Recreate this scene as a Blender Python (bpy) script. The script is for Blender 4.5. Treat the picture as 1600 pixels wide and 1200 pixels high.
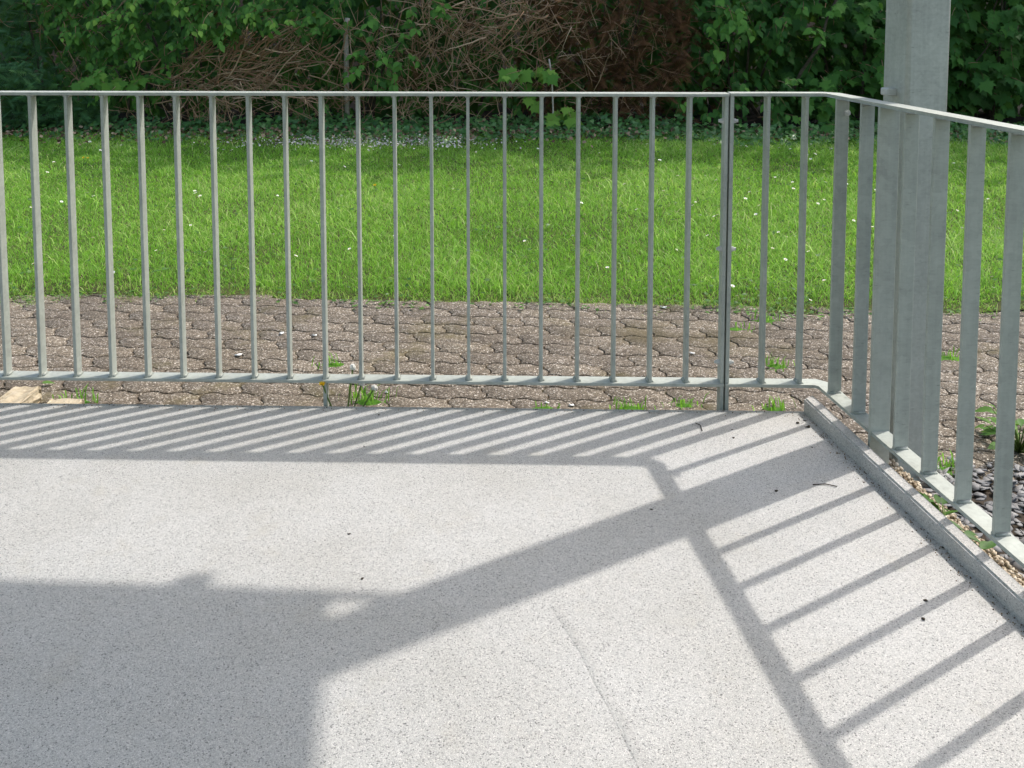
import bpy, bmesh, math, random
import numpy as np
from mathutils import Vector, Matrix, Euler

for o in list(bpy.data.objects):
    bpy.data.objects.remove(o)
R = math.radians
rng = np.random.default_rng(7)
random.seed(7)
SC = bpy.context.scene
COL = SC.collection

# ------------------------------------------------------------ camera
# the photograph is the lower part of an upright phone picture: principal point at row 133 of 1200
FPX, CX, CY, HOR = 1465.0, 800.0, 133.0, 17.0
PITCH = math.atan((CY - HOR) / FPX)
EYE = 1.27
cam_d = bpy.data.cameras.new('camera')
cam = bpy.data.objects.new('camera', cam_d)
COL.objects.link(cam)
cam.location = (0, 0, EYE)
cam.rotation_euler = (R(90) - PITCH, 0, 0)
cam_d.sensor_fit = 'HORIZONTAL'
cam_d.sensor_width = 36
cam_d.lens = 36 * FPX / 1600
cam_d.shift_y = -(600 - CY) / 1600
cam_d.clip_start = 0.05
cam_d.clip_end = 2000
SC.camera = cam

# ------------------------------------------------------------ sky, sun, exposure
SUN_DIR = (0.848, 0.531)            # from the ground towards the sun (x, y)
SUN_RUN = 0.698                      # shadow length for 1 m of height
SUN_EL = math.atan(1 / SUN_RUN)
SUN_AZ = math.atan2(SUN_DIR[0], SUN_DIR[1])      # clockwise from +Y
w = bpy.data.worlds.new('World')
SC.world = w
w.use_nodes = True
nt = w.node_tree
sky = nt.nodes.new('ShaderNodeTexSky')
sky.sky_type = 'NISHITA'
sky.sun_disc = False
sky.sun_elevation = SUN_EL
sky.sun_rotation = SUN_AZ
sky.dust_density = 3.4
sky.air_density = 1.5
sky.ozone_density = 1.0
nt.links.new(sky.outputs[0], nt.nodes['Background'].inputs[0])
nt.nodes['Background'].inputs[1].default_value = 0.15
sd = bpy.data.lights.new('sun', 'SUN')
sd.energy = 2.0
sd.angle = R(0.75)
sd.color = (1.0, 0.95, 0.88)
sun = bpy.data.objects.new('sun', sd)
COL.objects.link(sun)
sv = Vector((SUN_DIR[0] * SUN_RUN, SUN_DIR[1] * SUN_RUN, 1.0))
sun.rotation_euler = sv.to_track_quat('Z', 'Y').to_euler()
sun.location = (4, 6, 12)
vs = SC.view_settings
vs.view_transform = 'Standard'
vs.look = 'None'
vs.gamma = 1
vs.use_curve_mapping = False
vs.exposure = 0.90

# ------------------------------------------------------------ helpers
def ray(px, py):
    u = (px - CX) / FPX
    v = -(py - CY) / FPX
    return Vector((u, math.cos(PITCH) + v * math.sin(PITCH), -math.sin(PITCH) + v * math.cos(PITCH)))

def ground_pt(px, py, z):
    r = ray(px, py)
    t = (z - EYE) / r.z
    return Vector((0, 0, EYE)) + r * t

def depth_pt(px, py, Y):
    r = ray(px, py)
    return Vector((0, 0, EYE)) + r * (Y / r.y)

def tag(o, label=None, cat=None, group=None, kind=None):
    if label: o['label'] = label
    if cat: o['category'] = cat
    if group: o['group'] = group
    if kind: o['kind'] = kind
    return o

def link(name, me, mat=None, parent=None, loc=None, mw=None):
    o = bpy.data.objects.new(name, me)
    COL.objects.link(o)
    if mat is not None and me is not None and not me.materials:
        me.materials.append(mat)
    if parent is not None:
        o.parent = parent
    if mw is not None:
        if parent is not None:
            mw = parent.matrix_basis.inverted() @ mw
        o.matrix_basis = mw
    elif loc is not None:
        l = Vector(loc)
        if parent is not None:
            l = parent.matrix_basis.inverted() @ l
        o.location = l
    return o

def empty(name, loc, label, cat, group=None):
    o = bpy.data.objects.new(name, None)
    COL.objects.link(o)
    o.empty_display_size = 0.1
    o.matrix_basis = Matrix.Translation(Vector(loc))
    return tag(o, label, cat, group)

def mesh_np(name, verts, tris, var=None, smooth=False):
    """verts (n,3), tris (m,3) numpy -> mesh, var is a float per vertex"""
    me = bpy.data.meshes.new(name)
    n, m = len(verts), len(tris)
    me.vertices.add(n)
    me.vertices.foreach_set('co', np.ascontiguousarray(verts, dtype=np.float32).ravel())
    me.loops.add(m * 3)
    me.polygons.add(m)
    me.loops.foreach_set('vertex_index', np.ascontiguousarray(tris, dtype=np.int32).ravel())
    me.polygons.foreach_set('loop_start', np.arange(0, m * 3, 3, dtype=np.int32))
    me.polygons.foreach_set('loop_total', np.full(m, 3, dtype=np.int32))
    if smooth:
        me.polygons.foreach_set('use_smooth', np.ones(m, dtype=bool))
    if var is not None:
        a = me.attributes.new('var', 'FLOAT', 'POINT')
        a.data.foreach_set('value', np.ascontiguousarray(var, dtype=np.float32))
    me.update(calc_edges=True)
    me.validate()
    return me

def mesh_bm(name, bm, smooth=False):
    me = bpy.data.meshes.new(name)
    bmesh.ops.recalc_face_normals(bm, faces=bm.faces)
    bm.to_mesh(me)
    bm.free()
    if smooth:
        for p in me.polygons: p.use_smooth = True
    return me

def box_bm(sx, sy, sz, bevel=0.0, seg=1, bm=None, at=(0, 0, 0), rz=0.0):
    """box centred in x and y, bottom at z=0"""
    b = bmesh.new()
    bmesh.ops.create_cube(b, size=1)
    bmesh.ops.scale(b, vec=(sx, sy, sz), verts=b.verts)
    bmesh.ops.translate(b, vec=(0, 0, sz / 2), verts=b.verts)
    if bevel > 0:
        bmesh.ops.bevel(b, geom=list(b.edges), offset=bevel, segments=seg, affect='EDGES', profile=0.5)
    bmesh.ops.rotate(b, cent=(0, 0, 0), matrix=Matrix.Rotation(rz, 3, 'Z'), verts=b.verts)
    bmesh.ops.translate(b, vec=at, verts=b.verts)
    if bm is None:
        return b
    me = bpy.data.meshes.new('tmp')
    b.to_mesh(me); b.free()
    bm.from_mesh(me)
    bpy.data.meshes.remove(me)
    return bm

def prism_bm(poly, z0, z1, bevel=0.0, seg=1):
    bm = bmesh.new()
    lo = [bm.verts.new((x, y, z0)) for x, y in poly]
    hi = [bm.verts.new((x, y, z1)) for x, y in poly]
    n = len(poly)
    bm.faces.new(lo[::-1]); top = bm.faces.new(hi)
    for i in range(n):
        bm.faces.new((lo[i], lo[(i + 1) % n], hi[(i + 1) % n], hi[i]))
    if bevel > 0:
        bmesh.ops.bevel(bm, geom=list(bm.edges), offset=bevel, segments=seg, affect='EDGES', profile=0.5)
    return bm

def ribbon_bm(pts, width, z0, z1, bevel=0.0015):
    """flat bar that follows a polyline in plan, mitred at the corners"""
    P = [Vector((p[0], p[1])) for p in pts]
    L, Rr = [], []
    for i, p in enumerate(P):
        d0 = (P[i] - P[i - 1]).normalized() if i else (P[1] - P[0]).normalized()
        d1 = (P[i + 1] - P[i]).normalized() if i < len(P) - 1 else d0
        n0 = Vector((-d0.y, d0.x)); n1 = Vector((-d1.y, d1.x))
        m = (n0 + n1).normalized()
        k = width / 2 / max(0.2, m.dot(n0))
        L.append(p + m * k); Rr.append(p - m * k)
    poly = [(v.x, v.y) for v in L] + [(v.x, v.y) for v in Rr[::-1]]
    poly = poly[::-1]
    return prism_bm(poly, z0, z1, bevel)

def tube(pts, radii, sides=5):
    """numpy tube, returns verts, tris"""
    pts = [Vector(p) for p in pts]
    V, T = [], []
    up = Vector((0.13, 0.2, 0.97))
    for i, p in enumerate(pts):
        d = (pts[min(i + 1, len(pts) - 1)] - pts[max(i - 1, 0)]).normalized()
        a = d.cross(up)
        if a.length < 1e-3: a = d.cross(Vector((1, 0, 0)))
        a.normalize(); b = d.cross(a)
        for k in range(sides):
            t = 2 * math.pi * k / sides
            V.append(p + (a * math.cos(t) + b * math.sin(t)) * radii[i])
    for i in range(len(pts) - 1):
        for k in range(sides):
            a0 = i * sides + k; a1 = i * sides + (k + 1) % sides
            b0 = a0 + sides; b1 = a1 + sides
            T += [(a0, b0, a1), (a1, b0, b1)]
    c = len(V); V.append(pts[0]); V.append(pts[-1])
    for k in range(sides):
        T.append((c, k, (k + 1) % sides))
        e = (len(pts) - 1) * sides
        T.append((c + 1, e + (k + 1) % sides, e + k))
    return np.array([tuple(v) for v in V]), np.array(T)

class Acc:
    """collects pieces of geometry into one mesh"""
    def __init__(s): s.v = []; s.t = []; s.a = []; s.n = 0
    def add(s, v, t, var=0.5):
        s.v.append(v); s.t.append(np.asarray(t) + s.n); s.n += len(v)
        s.a.append(np.full(len(v), var) if np.isscalar(var) else var)
    def inst(s, tv, tt, mats, var):
        """template repeated at each 4x4 of mats (k,4,4)"""
        mats = np.asarray(mats)
        if len(mats) == 0: return
        k, n = len(mats), len(tv)
        h = np.c_[tv, np.ones(n)]
        P = np.einsum('kij,nj->kni', mats, h)[:, :, :3].reshape(-1, 3)
        T = (np.asarray(tt)[None] + (np.arange(k) * n)[:, None, None]).reshape(-1, 3)
        s.v.append(P); s.t.append(T + s.n); s.n += len(P)
        s.a.append(np.repeat(np.asarray(var), n))
    def mesh(s, name, origin=(0, 0, 0), smooth=False):
        v = np.concatenate(s.v) - np.array(origin)
        return mesh_np(name, v, np.concatenate(s.t), np.concatenate(s.a), smooth)

# ------------------------------------------------------------ materials
class Nodes:
    def __init__(s, name):
        s.m = bpy.data.materials.new(name); s.m.use_nodes = True
        s.t = s.m.node_tree
        s.b = s.t.nodes['Principled BSDF']; s.out = s.t.nodes['Material Output']
    def n(s, typ, **k):
        o = s.t.nodes.new('ShaderNode' + typ)
        for a, v in k.items():
            if a in o.inputs.keys(): o.inputs[a].default_value = v
            else: setattr(o, a, v)
        return o
    def l(s, a, b): s.t.links.new(a, b)
    def ramp(s, fac, stops, interp='LINEAR'):
        r = s.n('ValToRGB'); r.color_ramp.interpolation = interp
        e = r.color_ramp.elements
        while len(e) < len(stops): e.new(0.5)
        for i, (p, c) in enumerate(stops):
            e[i].position = p; e[i].color = (*c, 1) if len(c) == 3 else c
        s.l(fac, r.inputs[0]); return r.outputs[0]
    def mix(s, fac, a, b, mode='MIX'):
        m = s.n('Mix', data_type='RGBA', blend_type=mode)
        for sock, v in ((m.inputs[0], fac), (m.inputs[6], a), (m.inputs[7], b)):
            if hasattr(v, 'links'): s.l(v, sock)
            elif isinstance(v, tuple): sock.default_value = (*v, 1)
            else: sock.default_value = v
        return m.outputs[2]
    def math(s, op, a, b=None, c=None):
        m = s.n('Math', operation=op)
        for i, v in enumerate((a, b, c)):
            if v is None: continue
            if hasattr(v, 'links'): s.l(v, m.inputs[i])
            else: m.inputs[i].default_value = v
        return m.outputs[0]
    def bump(s, h, strength, dist):
        b = s.n('Bump'); b.inputs['Strength'].default_value = strength; b.inputs['Distance'].default_value = dist
        s.l(h, b.inputs['Height']); s.l(b.outputs[0], s.b.inputs['Normal']); return b

def coords(N, scale=None):
    g = N.n('NewGeometry')
    return g.outputs['Position']

def mat_floor(name='quartz_floor', tone=1.0):
    N = Nodes(name)
    P = coords(N)
    v1 = N.n('TexVoronoi', Scale=430.0, feature='F1'); N.l(P, v1.inputs['Vector'])
    v2 = N.n('TexVoronoi', Scale=430.0, feature='DISTANCE_TO_EDGE'); N.l(P, v2.inputs['Vector'])
    sep = N.n('SeparateColor'); N.l(v1.outputs['Color'], sep.inputs[0])
    col = N.ramp(sep.outputs[0], [(0.0, (0.16, 0.16, 0.16)), (0.04, (0.32, 0.32, 0.32)), (0.13, (0.49, 0.49, 0.48)), (0.5, (0.575, 0.572, 0.56)), (0.85, (0.65, 0.645, 0.63)), (1.0, (0.74, 0.725, 0.70))])
    big = N.n('TexNoise', Scale=1.7, Detail=5.0, Roughness=0.6); N.l(P, big.inputs['Vector'])
    patch = N.ramp(big.outputs[0], [(0.28, (0.86, 0.85, 0.82)), (0.48, (0.97, 0.965, 0.955)), (0.6, (1.02, 1.02, 1.02)), (0.78, (1.05, 1.05, 1.05))])
    col = N.mix(1.0, col, patch, 'MULTIPLY')
    st = N.n('TexNoise', Scale=6.0, Detail=4.0, Roughness=0.7); N.l(P, st.inputs['Vector'])
    stain = N.ramp(st.outputs[0], [(0.58, (0, 0, 0)), (0.76, (0.35, 0.35, 0.35))])
    col = N.mix(stain, col, (0.50, 0.46, 0.38))
    # grains stand proud, the gaps between them are a little darker resin
    gap = N.ramp(v2.outputs['Distance'], [(0.0, (0.55, 0.55, 0.56)), (0.09, (1, 1, 1))])
    col = N.mix(1.0, col, gap, 'MULTIPLY')
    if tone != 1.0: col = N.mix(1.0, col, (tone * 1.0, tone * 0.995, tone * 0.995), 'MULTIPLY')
    N.l(col, N.b.inputs['Base Color'])
    N.b.inputs['Roughness'].default_value = 0.62
    N.b.inputs['Specular IOR Level'].default_value = 0.35
    nb = N.n('TexNoise', Scale=150.0, Detail=3.0); N.l(P, nb.inputs['Vector'])
    h = N.math('ADD', N.ramp(v2.outputs['Distance'], [(0, (0, 0, 0)), (0.25, (1, 1, 1))]), nb.outputs[0])
    N.bump(h, 0.4, 0.0012)
    return N.m

def mat_galv(name, base=(0.37, 0.395, 0.365), spangle=60.0, scr=(40, 40, 220)):
    N = Nodes(name)
    P = coords(N)
    v = N.n('TexVoronoi', Scale=spangle, feature='F1'); N.l(P, v.inputs['Vector'])
    s = N.n('SeparateColor'); N.l(v.outputs['Color'], s.inputs[0])
    n1 = N.n('TexNoise', Scale=9.0, Detail=6.0, Roughness=0.65); N.l(P, n1.inputs['Vector'])
    mp = N.n('Mapping'); mp.inputs['Scale'].default_value = scr; N.l(P, mp.inputs['Vector'])
    n2 = N.n('TexNoise', Scale=1.0, Detail=4.0, Roughness=0.7); N.l(mp.outputs[0], n2.inputs['Vector'])
    f = N.math('ADD', N.math('MULTIPLY', s.outputs[0], 0.16), N.math('ADD', N.math('MULTIPLY', n1.outputs[0], 0.8), N.math('MULTIPLY', n2.outputs[0], 0.35)))
    mp2 = N.n('Mapping'); mp2.inputs['Scale'].default_value = (70, 70, 2.5); N.l(P, mp2.inputs['Vector'])
    n3 = N.n('TexNoise', Scale=1.0, Detail=5.0, Roughness=0.7); N.l(mp2.outputs[0], n3.inputs['Vector'])
    f = N.math('ADD', f, N.math('MULTIPLY', N.math('SUBTRACT', n3.outputs[0], 0.5), 0.45))
    lo = tuple(c * 0.80 for c in base); hi = tuple(c * 1.2 for c in base)
    c = N.ramp(f, [(0.4, lo), (0.66, base), (0.95, hi)])
    sc = N.ramp(n2.outputs[0], [(0.27, (0.70, 0.71, 0.70)), (0.36, (1, 1, 1))])
    c = N.mix(1.0, c, sc, 'MULTIPLY')
    N.l(c, N.b.inputs['Base Color'])
    N.b.inputs['Metallic'].default_value = 0.2
    rr = N.ramp(f, [(0.4, (0.62, 0.62, 0.62)), (1.0, (0.45, 0.45, 0.45))])
    N.l(rr, N.b.inputs['Roughness'])
    N.bump(n2.outputs[0], 0.25, 0.0008)
    return N.m

def mat_paver():
    N = Nodes('exposed_aggregate_paver')
    P = coords(N)
    oi = N.n('ObjectInfo')
    v = N.n('TexVoronoi', Scale=210.0); N.l(P, v.inputs['Vector'])
    v3 = N.n('TexVoronoi', Scale=330.0); N.l(P, v3.inputs['Vector'])
    s = N.n('SeparateColor'); N.l(v.outputs['Color'], s.inputs[0])
    s3 = N.n('SeparateColor'); N.l(v3.outputs['Color'], s3.inputs[0])
    c = N.ramp(s.outputs[0], [(0, (0.085, 0.071, 0.056)), (0.4, (0.148, 0.125, 0.100)), (0.78, (0.21, 0.182, 0.15)), (0.90, (0.33, 0.30, 0.255)), (1, (0.62, 0.59, 0.55))])
    c3 = N.ramp(s3.outputs[1], [(0, (0.6, 0.6, 0.6)), (0.8, (1, 1, 1)), (0.93, (1.25, 1.25, 1.25)), (1, (2.0, 2.0, 2.0))])
    c = N.mix(1.0, c, c3, 'MULTIPLY')
    n = N.n('TexNoise', Scale=2.2, Detail=5.0, Roughness=0.6); N.l(P, n.inputs['Vector'])
    tone = N.ramp(n.outputs[0], [(0.3, (0.75, 0.72, 0.68)), (0.7, (1.12, 1.1, 1.08))])
    c = N.mix(1.0, c, tone, 'MULTIPLY')
    n2 = N.n('TexNoise', Scale=3.3, Detail=6.0, Roughness=0.65); N.l(P, n2.inputs['Vector'])
    moss = N.ramp(n2.outputs[0], [(0.56, (0, 0, 0)), (0.70, (0.6, 0.6, 0.6))])
    vd = N.n('VectorMath', operation='DISTANCE'); mpd = N.n('Mapping'); mpd.inputs['Scale'].default_value = (0.6, 1.4, 1.0); N.l(P, mpd.inputs['Vector'])
    dc = ground_pt(1050, 525, -0.12); vd.inputs[1].default_value = (dc.x * 0.6, dc.y * 1.4, -0.12); N.l(mpd.outputs[0], vd.inputs[0])
    damp = N.math('MULTIPLY', N.ramp(vd.outputs['Value'], [(0.08, (1, 1, 1)), (0.34, (0, 0, 0))]), N.ramp(n2.outputs[0], [(0.36, (0, 0, 0)), (0.52, (0.75, 0.75, 0.75))]))
    c = N.mix(damp, c, (0.085, 0.068, 0.032))
    c = N.mix(moss, c, (0.10, 0.085, 0.03))
    ob = N.ramp(oi.outputs['Random'], [(0, (0.86, 0.85, 0.85)), (1, (1.1, 1.09, 1.06))])
    c = N.mix(1.0, c, ob, 'MULTIPLY')
    N.l(c, N.b.inputs['Base Color'])
    N.b.inputs['Roughness'].default_value = 0.85
    N.b.inputs['Specular IOR Level'].default_value = 0.25
    N.bump(v.outputs['Distance'], 0.6, 0.003)
    return N.m

def mat_noise(name, cols, scale=8.0, rough=0.9, bump=0.5, dist=0.01, detail=8.0, spec=0.2):
    N = Nodes(name)
    P = coords(N)
    n = N.n('TexNoise', Scale=scale, Detail=detail, Roughness=0.65); N.l(P, n.inputs['Vector'])
    k = len(cols)
    c = N.ramp(n.outputs[0], [(0.3 + 0.4 * i / max(1, k - 1), cols[i]) for i in range(k)])
    N.l(c, N.b.inputs['Base Color'])
    N.b.inputs['Roughness'].default_value = rough
    N.b.inputs['Specular IOR Level'].default_value = spec
    if bump: N.bump(n.outputs[0], bump, dist)
    return N.m

def mat_var(name, stops, rough=0.5, trans=0.3, spec=0.4, objrand=0.0, grain=0.0):
    """colour by the mesh attribute var (plus a random value for each object)"""
    N = Nodes(name)
    a = N.n('Attribute', attribute_name='var')
    f = a.outputs['Fac']
    if objrand:
        oi = N.n('ObjectInfo')
        f = N.math('ADD', N.math('MULTIPLY', f, 1 - objrand), N.math('MULTIPLY', oi.outputs['Random'], objrand))
    if grain:
        P = coords(N)
        n = N.n('TexNoise', Scale=grain, Detail=3.0); N.l(P, n.inputs['Vector'])
        f = N.math('ADD', f, N.math('MULTIPLY', N.math('SUBTRACT', n.outputs[0], 0.5), 0.35))
    c = N.ramp(f, stops)
    N.l(c, N.b.inputs['Base Color'])
    N.b.inputs['Roughness'].default_value = rough
    N.b.inputs['Specular IOR Level'].default_value = spec
    if trans:
        t = N.n('BsdfTranslucent')
        tc = N.mix(0.35, c, (0.25, 0.45, 0.04))
        N.l(tc, t.inputs['Color'])
        m = N.n('MixShader'); m.inputs[0].default_value = trans
        N.l(N.b.outputs[0], m.inputs[1]); N.l(t.outputs[0], m.inputs[2]); N.l(m.outputs[0], N.out.inputs[0])
    return N.m

M = {}
M['floor'] = mat_floor('quartz_floor', 0.87)
M['dark_strip'] = mat_floor('dark_floor_strip', 0.78)
M['galv'] = mat_galv('galvanised_steel')
M['column'] = mat_galv('galvanised_column', (0.41, 0.43, 0.405), 120.0, (22, 22, 130))
M['bolt'] = mat_galv('zinc_bolt', (0.5, 0.51, 0.5), 90.0)
M['paver'] = mat_paver()
M['sand'] = mat_noise('joint_sand', [(0.030, 0.022, 0.014), (0.055, 0.040, 0.025), (0.05, 0.055, 0.018)], 7.0, 0.95, 0.6, 0.01)
M['soil'] = mat_noise('lawn_soil', [(0.030, 0.036, 0.012), (0.055, 0.06, 0.02), (0.075, 0.085, 0.026)], 10, 0.95, 0.5, 0.02)
M['earth'] = mat_noise('sky_block_earth', [(0.006, 0.006, 0.004), (0.012, 0.010, 0.007), (0.022, 0.017, 0.011)], 5, 0.95, 0.5, 0.03)
M['ground'] = mat_noise('ground', [(0.03, 0.05, 0.015), (0.05, 0.08, 0.02)], 0.6, 0.95, 0.3, 0.02)
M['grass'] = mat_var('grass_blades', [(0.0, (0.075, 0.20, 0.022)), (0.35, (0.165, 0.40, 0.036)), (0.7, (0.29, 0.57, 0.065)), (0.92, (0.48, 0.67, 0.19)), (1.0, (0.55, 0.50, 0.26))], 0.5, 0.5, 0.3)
M['weed'] = mat_var('broad_weed_leaves', [(0, (0.03, 0.09, 0.015)), (0.6, (0.07, 0.17, 0.025)), (1, (0.16, 0.28, 0.05))], 0.5, 0.3, 0.35, 0.25)
M['leaf'] = mat_var('broad_leaves', [(0, (0.018, 0.06, 0.017)), (0.45, (0.05, 0.145, 0.027)), (0.8, (0.115, 0.27, 0.042)), (1, (0.24, 0.40, 0.06))], 0.6, 0.3, 0.2, 0.3)
M['yew'] = mat_var('conifer_needles', [(0, (0.025, 0.08, 0.03)), (0.6, (0.06, 0.18, 0.05)), (1, (0.13, 0.28, 0.07))], 0.5, 0.15, 0.4)
M['ivy'] = mat_var('ivy_leaves', [(0, (0.03, 0.09, 0.025)), (0.6, (0.065, 0.18, 0.04)), (1, (0.14, 0.29, 0.07))], 0.4, 0.2, 0.5)
M['dead'] = mat_var('dead_brown_sprays', [(0, (0.045, 0.022, 0.010)), (0.5, (0.14, 0.066, 0.03)), (0.85, (0.25, 0.125, 0.06)), (1, (0.34, 0.21, 0.12))], 0.85, 0.1, 0.15)
M['twig'] = mat_var('dry_twigs', [(0, (0.10, 0.055, 0.032)), (0.5, (0.34, 0.205, 0.12)), (1, (0.66, 0.49, 0.34))], 0.85, 0.0, 0.15, 0.35)
M['bark'] = mat_noise('bark', [(0.035, 0.028, 0.02), (0.085, 0.07, 0.05), (0.13, 0.115, 0.085)], 14, 0.9, 0.8, 0.02)
M['litter'] = mat_var('leaf_litter', [(0, (0.05, 0.03, 0.018)), (0.5, (0.16, 0.10, 0.06)), (1, (0.36, 0.27, 0.18))], 0.8, 0.05, 0.2)
M['petal'] = mat_var('fallen_white_petals', [(0, (0.30, 0.26, 0.22)), (1, (0.72, 0.67, 0.60))], 0.7, 0.0, 0.2)
M['white'] = mat_noise('white_petals', [(0.72, 0.72, 0.70), (0.84, 0.84, 0.82)], 200, 0.6, 0, 0)
M['yellow'] = mat_noise('yellow_florets', [(0.72, 0.52, 0.03), (0.80, 0.62, 0.05)], 300, 0.6, 0.4, 0.001)
M['stem'] = mat_noise('green_stem', [(0.08, 0.15, 0.03), (0.14, 0.2, 0.05)], 60, 0.6, 0, 0)
M['fluff'] = mat_noise('grey_seed_fluff', [(0.5, 0.5, 0.48), (0.68, 0.68, 0.65)], 200, 0.9, 0.4, 0.001)
M['sandstone'] = mat_noise('sandstone', [(0.33, 0.27, 0.19), (0.46, 0.39, 0.28), (0.55, 0.48, 0.37)], 34, 0.9, 0.9, 0.012)
M['gravel'] = mat_var('buff_gravel', [(0, (0.20, 0.15, 0.10)), (0.5, (0.45, 0.37, 0.27)), (1, (0.68, 0.60, 0.48))], 0.85, 0, 0.25, 0, 90)
M['slate'] = mat_var('slate', [(0, (0.07, 0.072, 0.078)), (0.5, (0.15, 0.15, 0.155)), (1, (0.30, 0.29, 0.28))], 0.6, 0, 0.4, 0.5, 40)
M['debris'] = mat_noise('dark_debris', [(0.025, 0.02, 0.016), (0.07, 0.055, 0.04)], 300, 0.9, 0.5, 0.002)
M['render'] = mat_noise('pale_render', [(0.62, 0.61, 0.58), (0.70, 0.69, 0.66)], 30, 0.9, 0.3, 0.003)
M['concrete'] = mat_noise('painted_concrete', [(0.66, 0.66, 0.65), (0.74, 0.74, 0.73)], 12, 0.9, 0.3, 0.004)
M['stake'] = mat_noise('weathered_stake', [(0.30, 0.27, 0.22), (0.48, 0.44, 0.38)], 25, 0.9, 0.6, 0.005)

# ------------------------------------------------------------ ground and terrain
GZ = -0.12
def lawn_edge(x):            # where the lawn meets the pavers
    return 4.36 - 0.063 * x + 0.03 * math.sin(x * 3.1 + 0.6) + 0.02 * math.sin(x * 8.3)

bm = bmesh.new()
vsq = [bm.verts.new(p) for p in ((-900, -900, -0.19), (900, -900, -0.19), (900, 900, -0.19), (-900, 900, -0.19))]
bm.faces.new(vsq)
tag(link('ground', mesh_bm('ground', bm), M['ground']), kind='structure')

# lawn: a gently uneven sheet
def lawn_z(x, y):
    return GZ - 0.014 + 0.034 * np.clip((y - (4.36 - 0.063 * x) + 0.04) / 0.22, 0, 1) + 0.012 * np.sin(x * 1.1 + 0.4 * y) * np.sin(y * 0.9 + 1) + 0.05 * np.clip((y - 9.3) / 2, 0, 1) + 0.02 * np.clip((y - 4.3) / 2.0, 0, 1)
def grid_mesh(name, x0, x1, nx, yf0, yf1, ny, zf):
    X = np.linspace(x0, x1, nx); V = []; T = []
    for i, x in enumerate(X):
        ys = np.linspace(yf0(x), yf1(x), ny)
        for y in ys: V.append((x, y, float(zf(x, y))))
    for i in range(nx - 1):
        for j in range(ny - 1):
            a = i * ny + j; b = a + ny
            T += [(a, b, a + 1), (a + 1, b, b + 1)]
    return mesh_np(name, np.array(V), np.array(T), smooth=True)
tag(link('lawn', grid_mesh('lawn', -9, 10, 120, lambda x: lawn_edge(x), lambda x: 10.6, 50, lawn_z), M['soil']), kind='structure')
# unseen bank added behind the hedge line to keep bright sky out
tag(link('sky_block_bank', grid_mesh('sky_block_bank', -22, 24, 60, lambda x: 10.2, lambda x: 24, 30,
    lambda x, y: GZ - 0.01 + 0.1 * (y - 10.2) / 2 + 3.4 * np.clip((y - 13.2) / 4.5, 0, 1) ** 1.3 + 0.06 * np.sin(x * 2.3 + y * 1.7)), M['earth']), kind='structure')

# ------------------------------------------------------------ terrace floor
def front_edge(x): return 2.918 - 0.0247 * x
KI0, KD = Vector((0.925, 2.897)), Vector((0.1290, -0.9916))      # kerb inner line
def kerb_in(t, off=0.0):
    n = Vector((-KD.y, KD.x)); p = KI0 + KD * t + n * off
    return (p.x, p.y)
KW = 0.036
tA = -0.02
far = kerb_in(0.0, KW)
far = (far[0], front_edge(far[0]))
near = kerb_in(4.2, KW)
slab = prism_bm([(-5.0, front_edge(-5.0)), (-5.0, -1.25), (near[0], -1.25), near, far], -0.30, 0.0)
bmesh.ops.bevel(slab, geom=[e for e in slab.edges if abs(e.verts[0].co.z) < 1e-6 and abs(e.verts[1].co.z) < 1e-6], offset=0.004, segments=2, affect='EDGES')
floor = tag(link('terrace_floor', mesh_bm('terrace_floor', slab), M['floor']), kind='structure')
# raised kerb along the side edge, coated like the floor
k0 = kerb_in(0.012); k1 = kerb_in(4.1)
k2 = kerb_in(4.1, KW + 0.003); k3 = kerb_in(-0.010, KW + 0.003)
kb = prism_bm([k0, k1, k2, k3][::-1], -0.28, 0.047)
bmesh.ops.bevel(kb, geom=[e for e in kb.edges if e.verts[0].co.z > 0.04 and e.verts[1].co.z > 0.04], offset=0.005, segments=3, affect='EDGES')
kerb = link('kerb', mesh_bm('kerb', kb), M['floor'], floor)
# narrow curved strip, slightly proud, in a darker tone of the floor
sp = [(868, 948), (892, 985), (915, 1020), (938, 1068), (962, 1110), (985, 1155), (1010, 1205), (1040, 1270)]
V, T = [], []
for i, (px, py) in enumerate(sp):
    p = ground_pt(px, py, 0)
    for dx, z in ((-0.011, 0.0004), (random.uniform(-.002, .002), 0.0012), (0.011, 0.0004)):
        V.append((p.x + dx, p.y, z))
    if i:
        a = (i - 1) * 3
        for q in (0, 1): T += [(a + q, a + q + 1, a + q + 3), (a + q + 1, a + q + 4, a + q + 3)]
link('floor_strip', mesh_np('floor_strip', np.array(V), np.array(T)), M['dark_strip'], floor)

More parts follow.
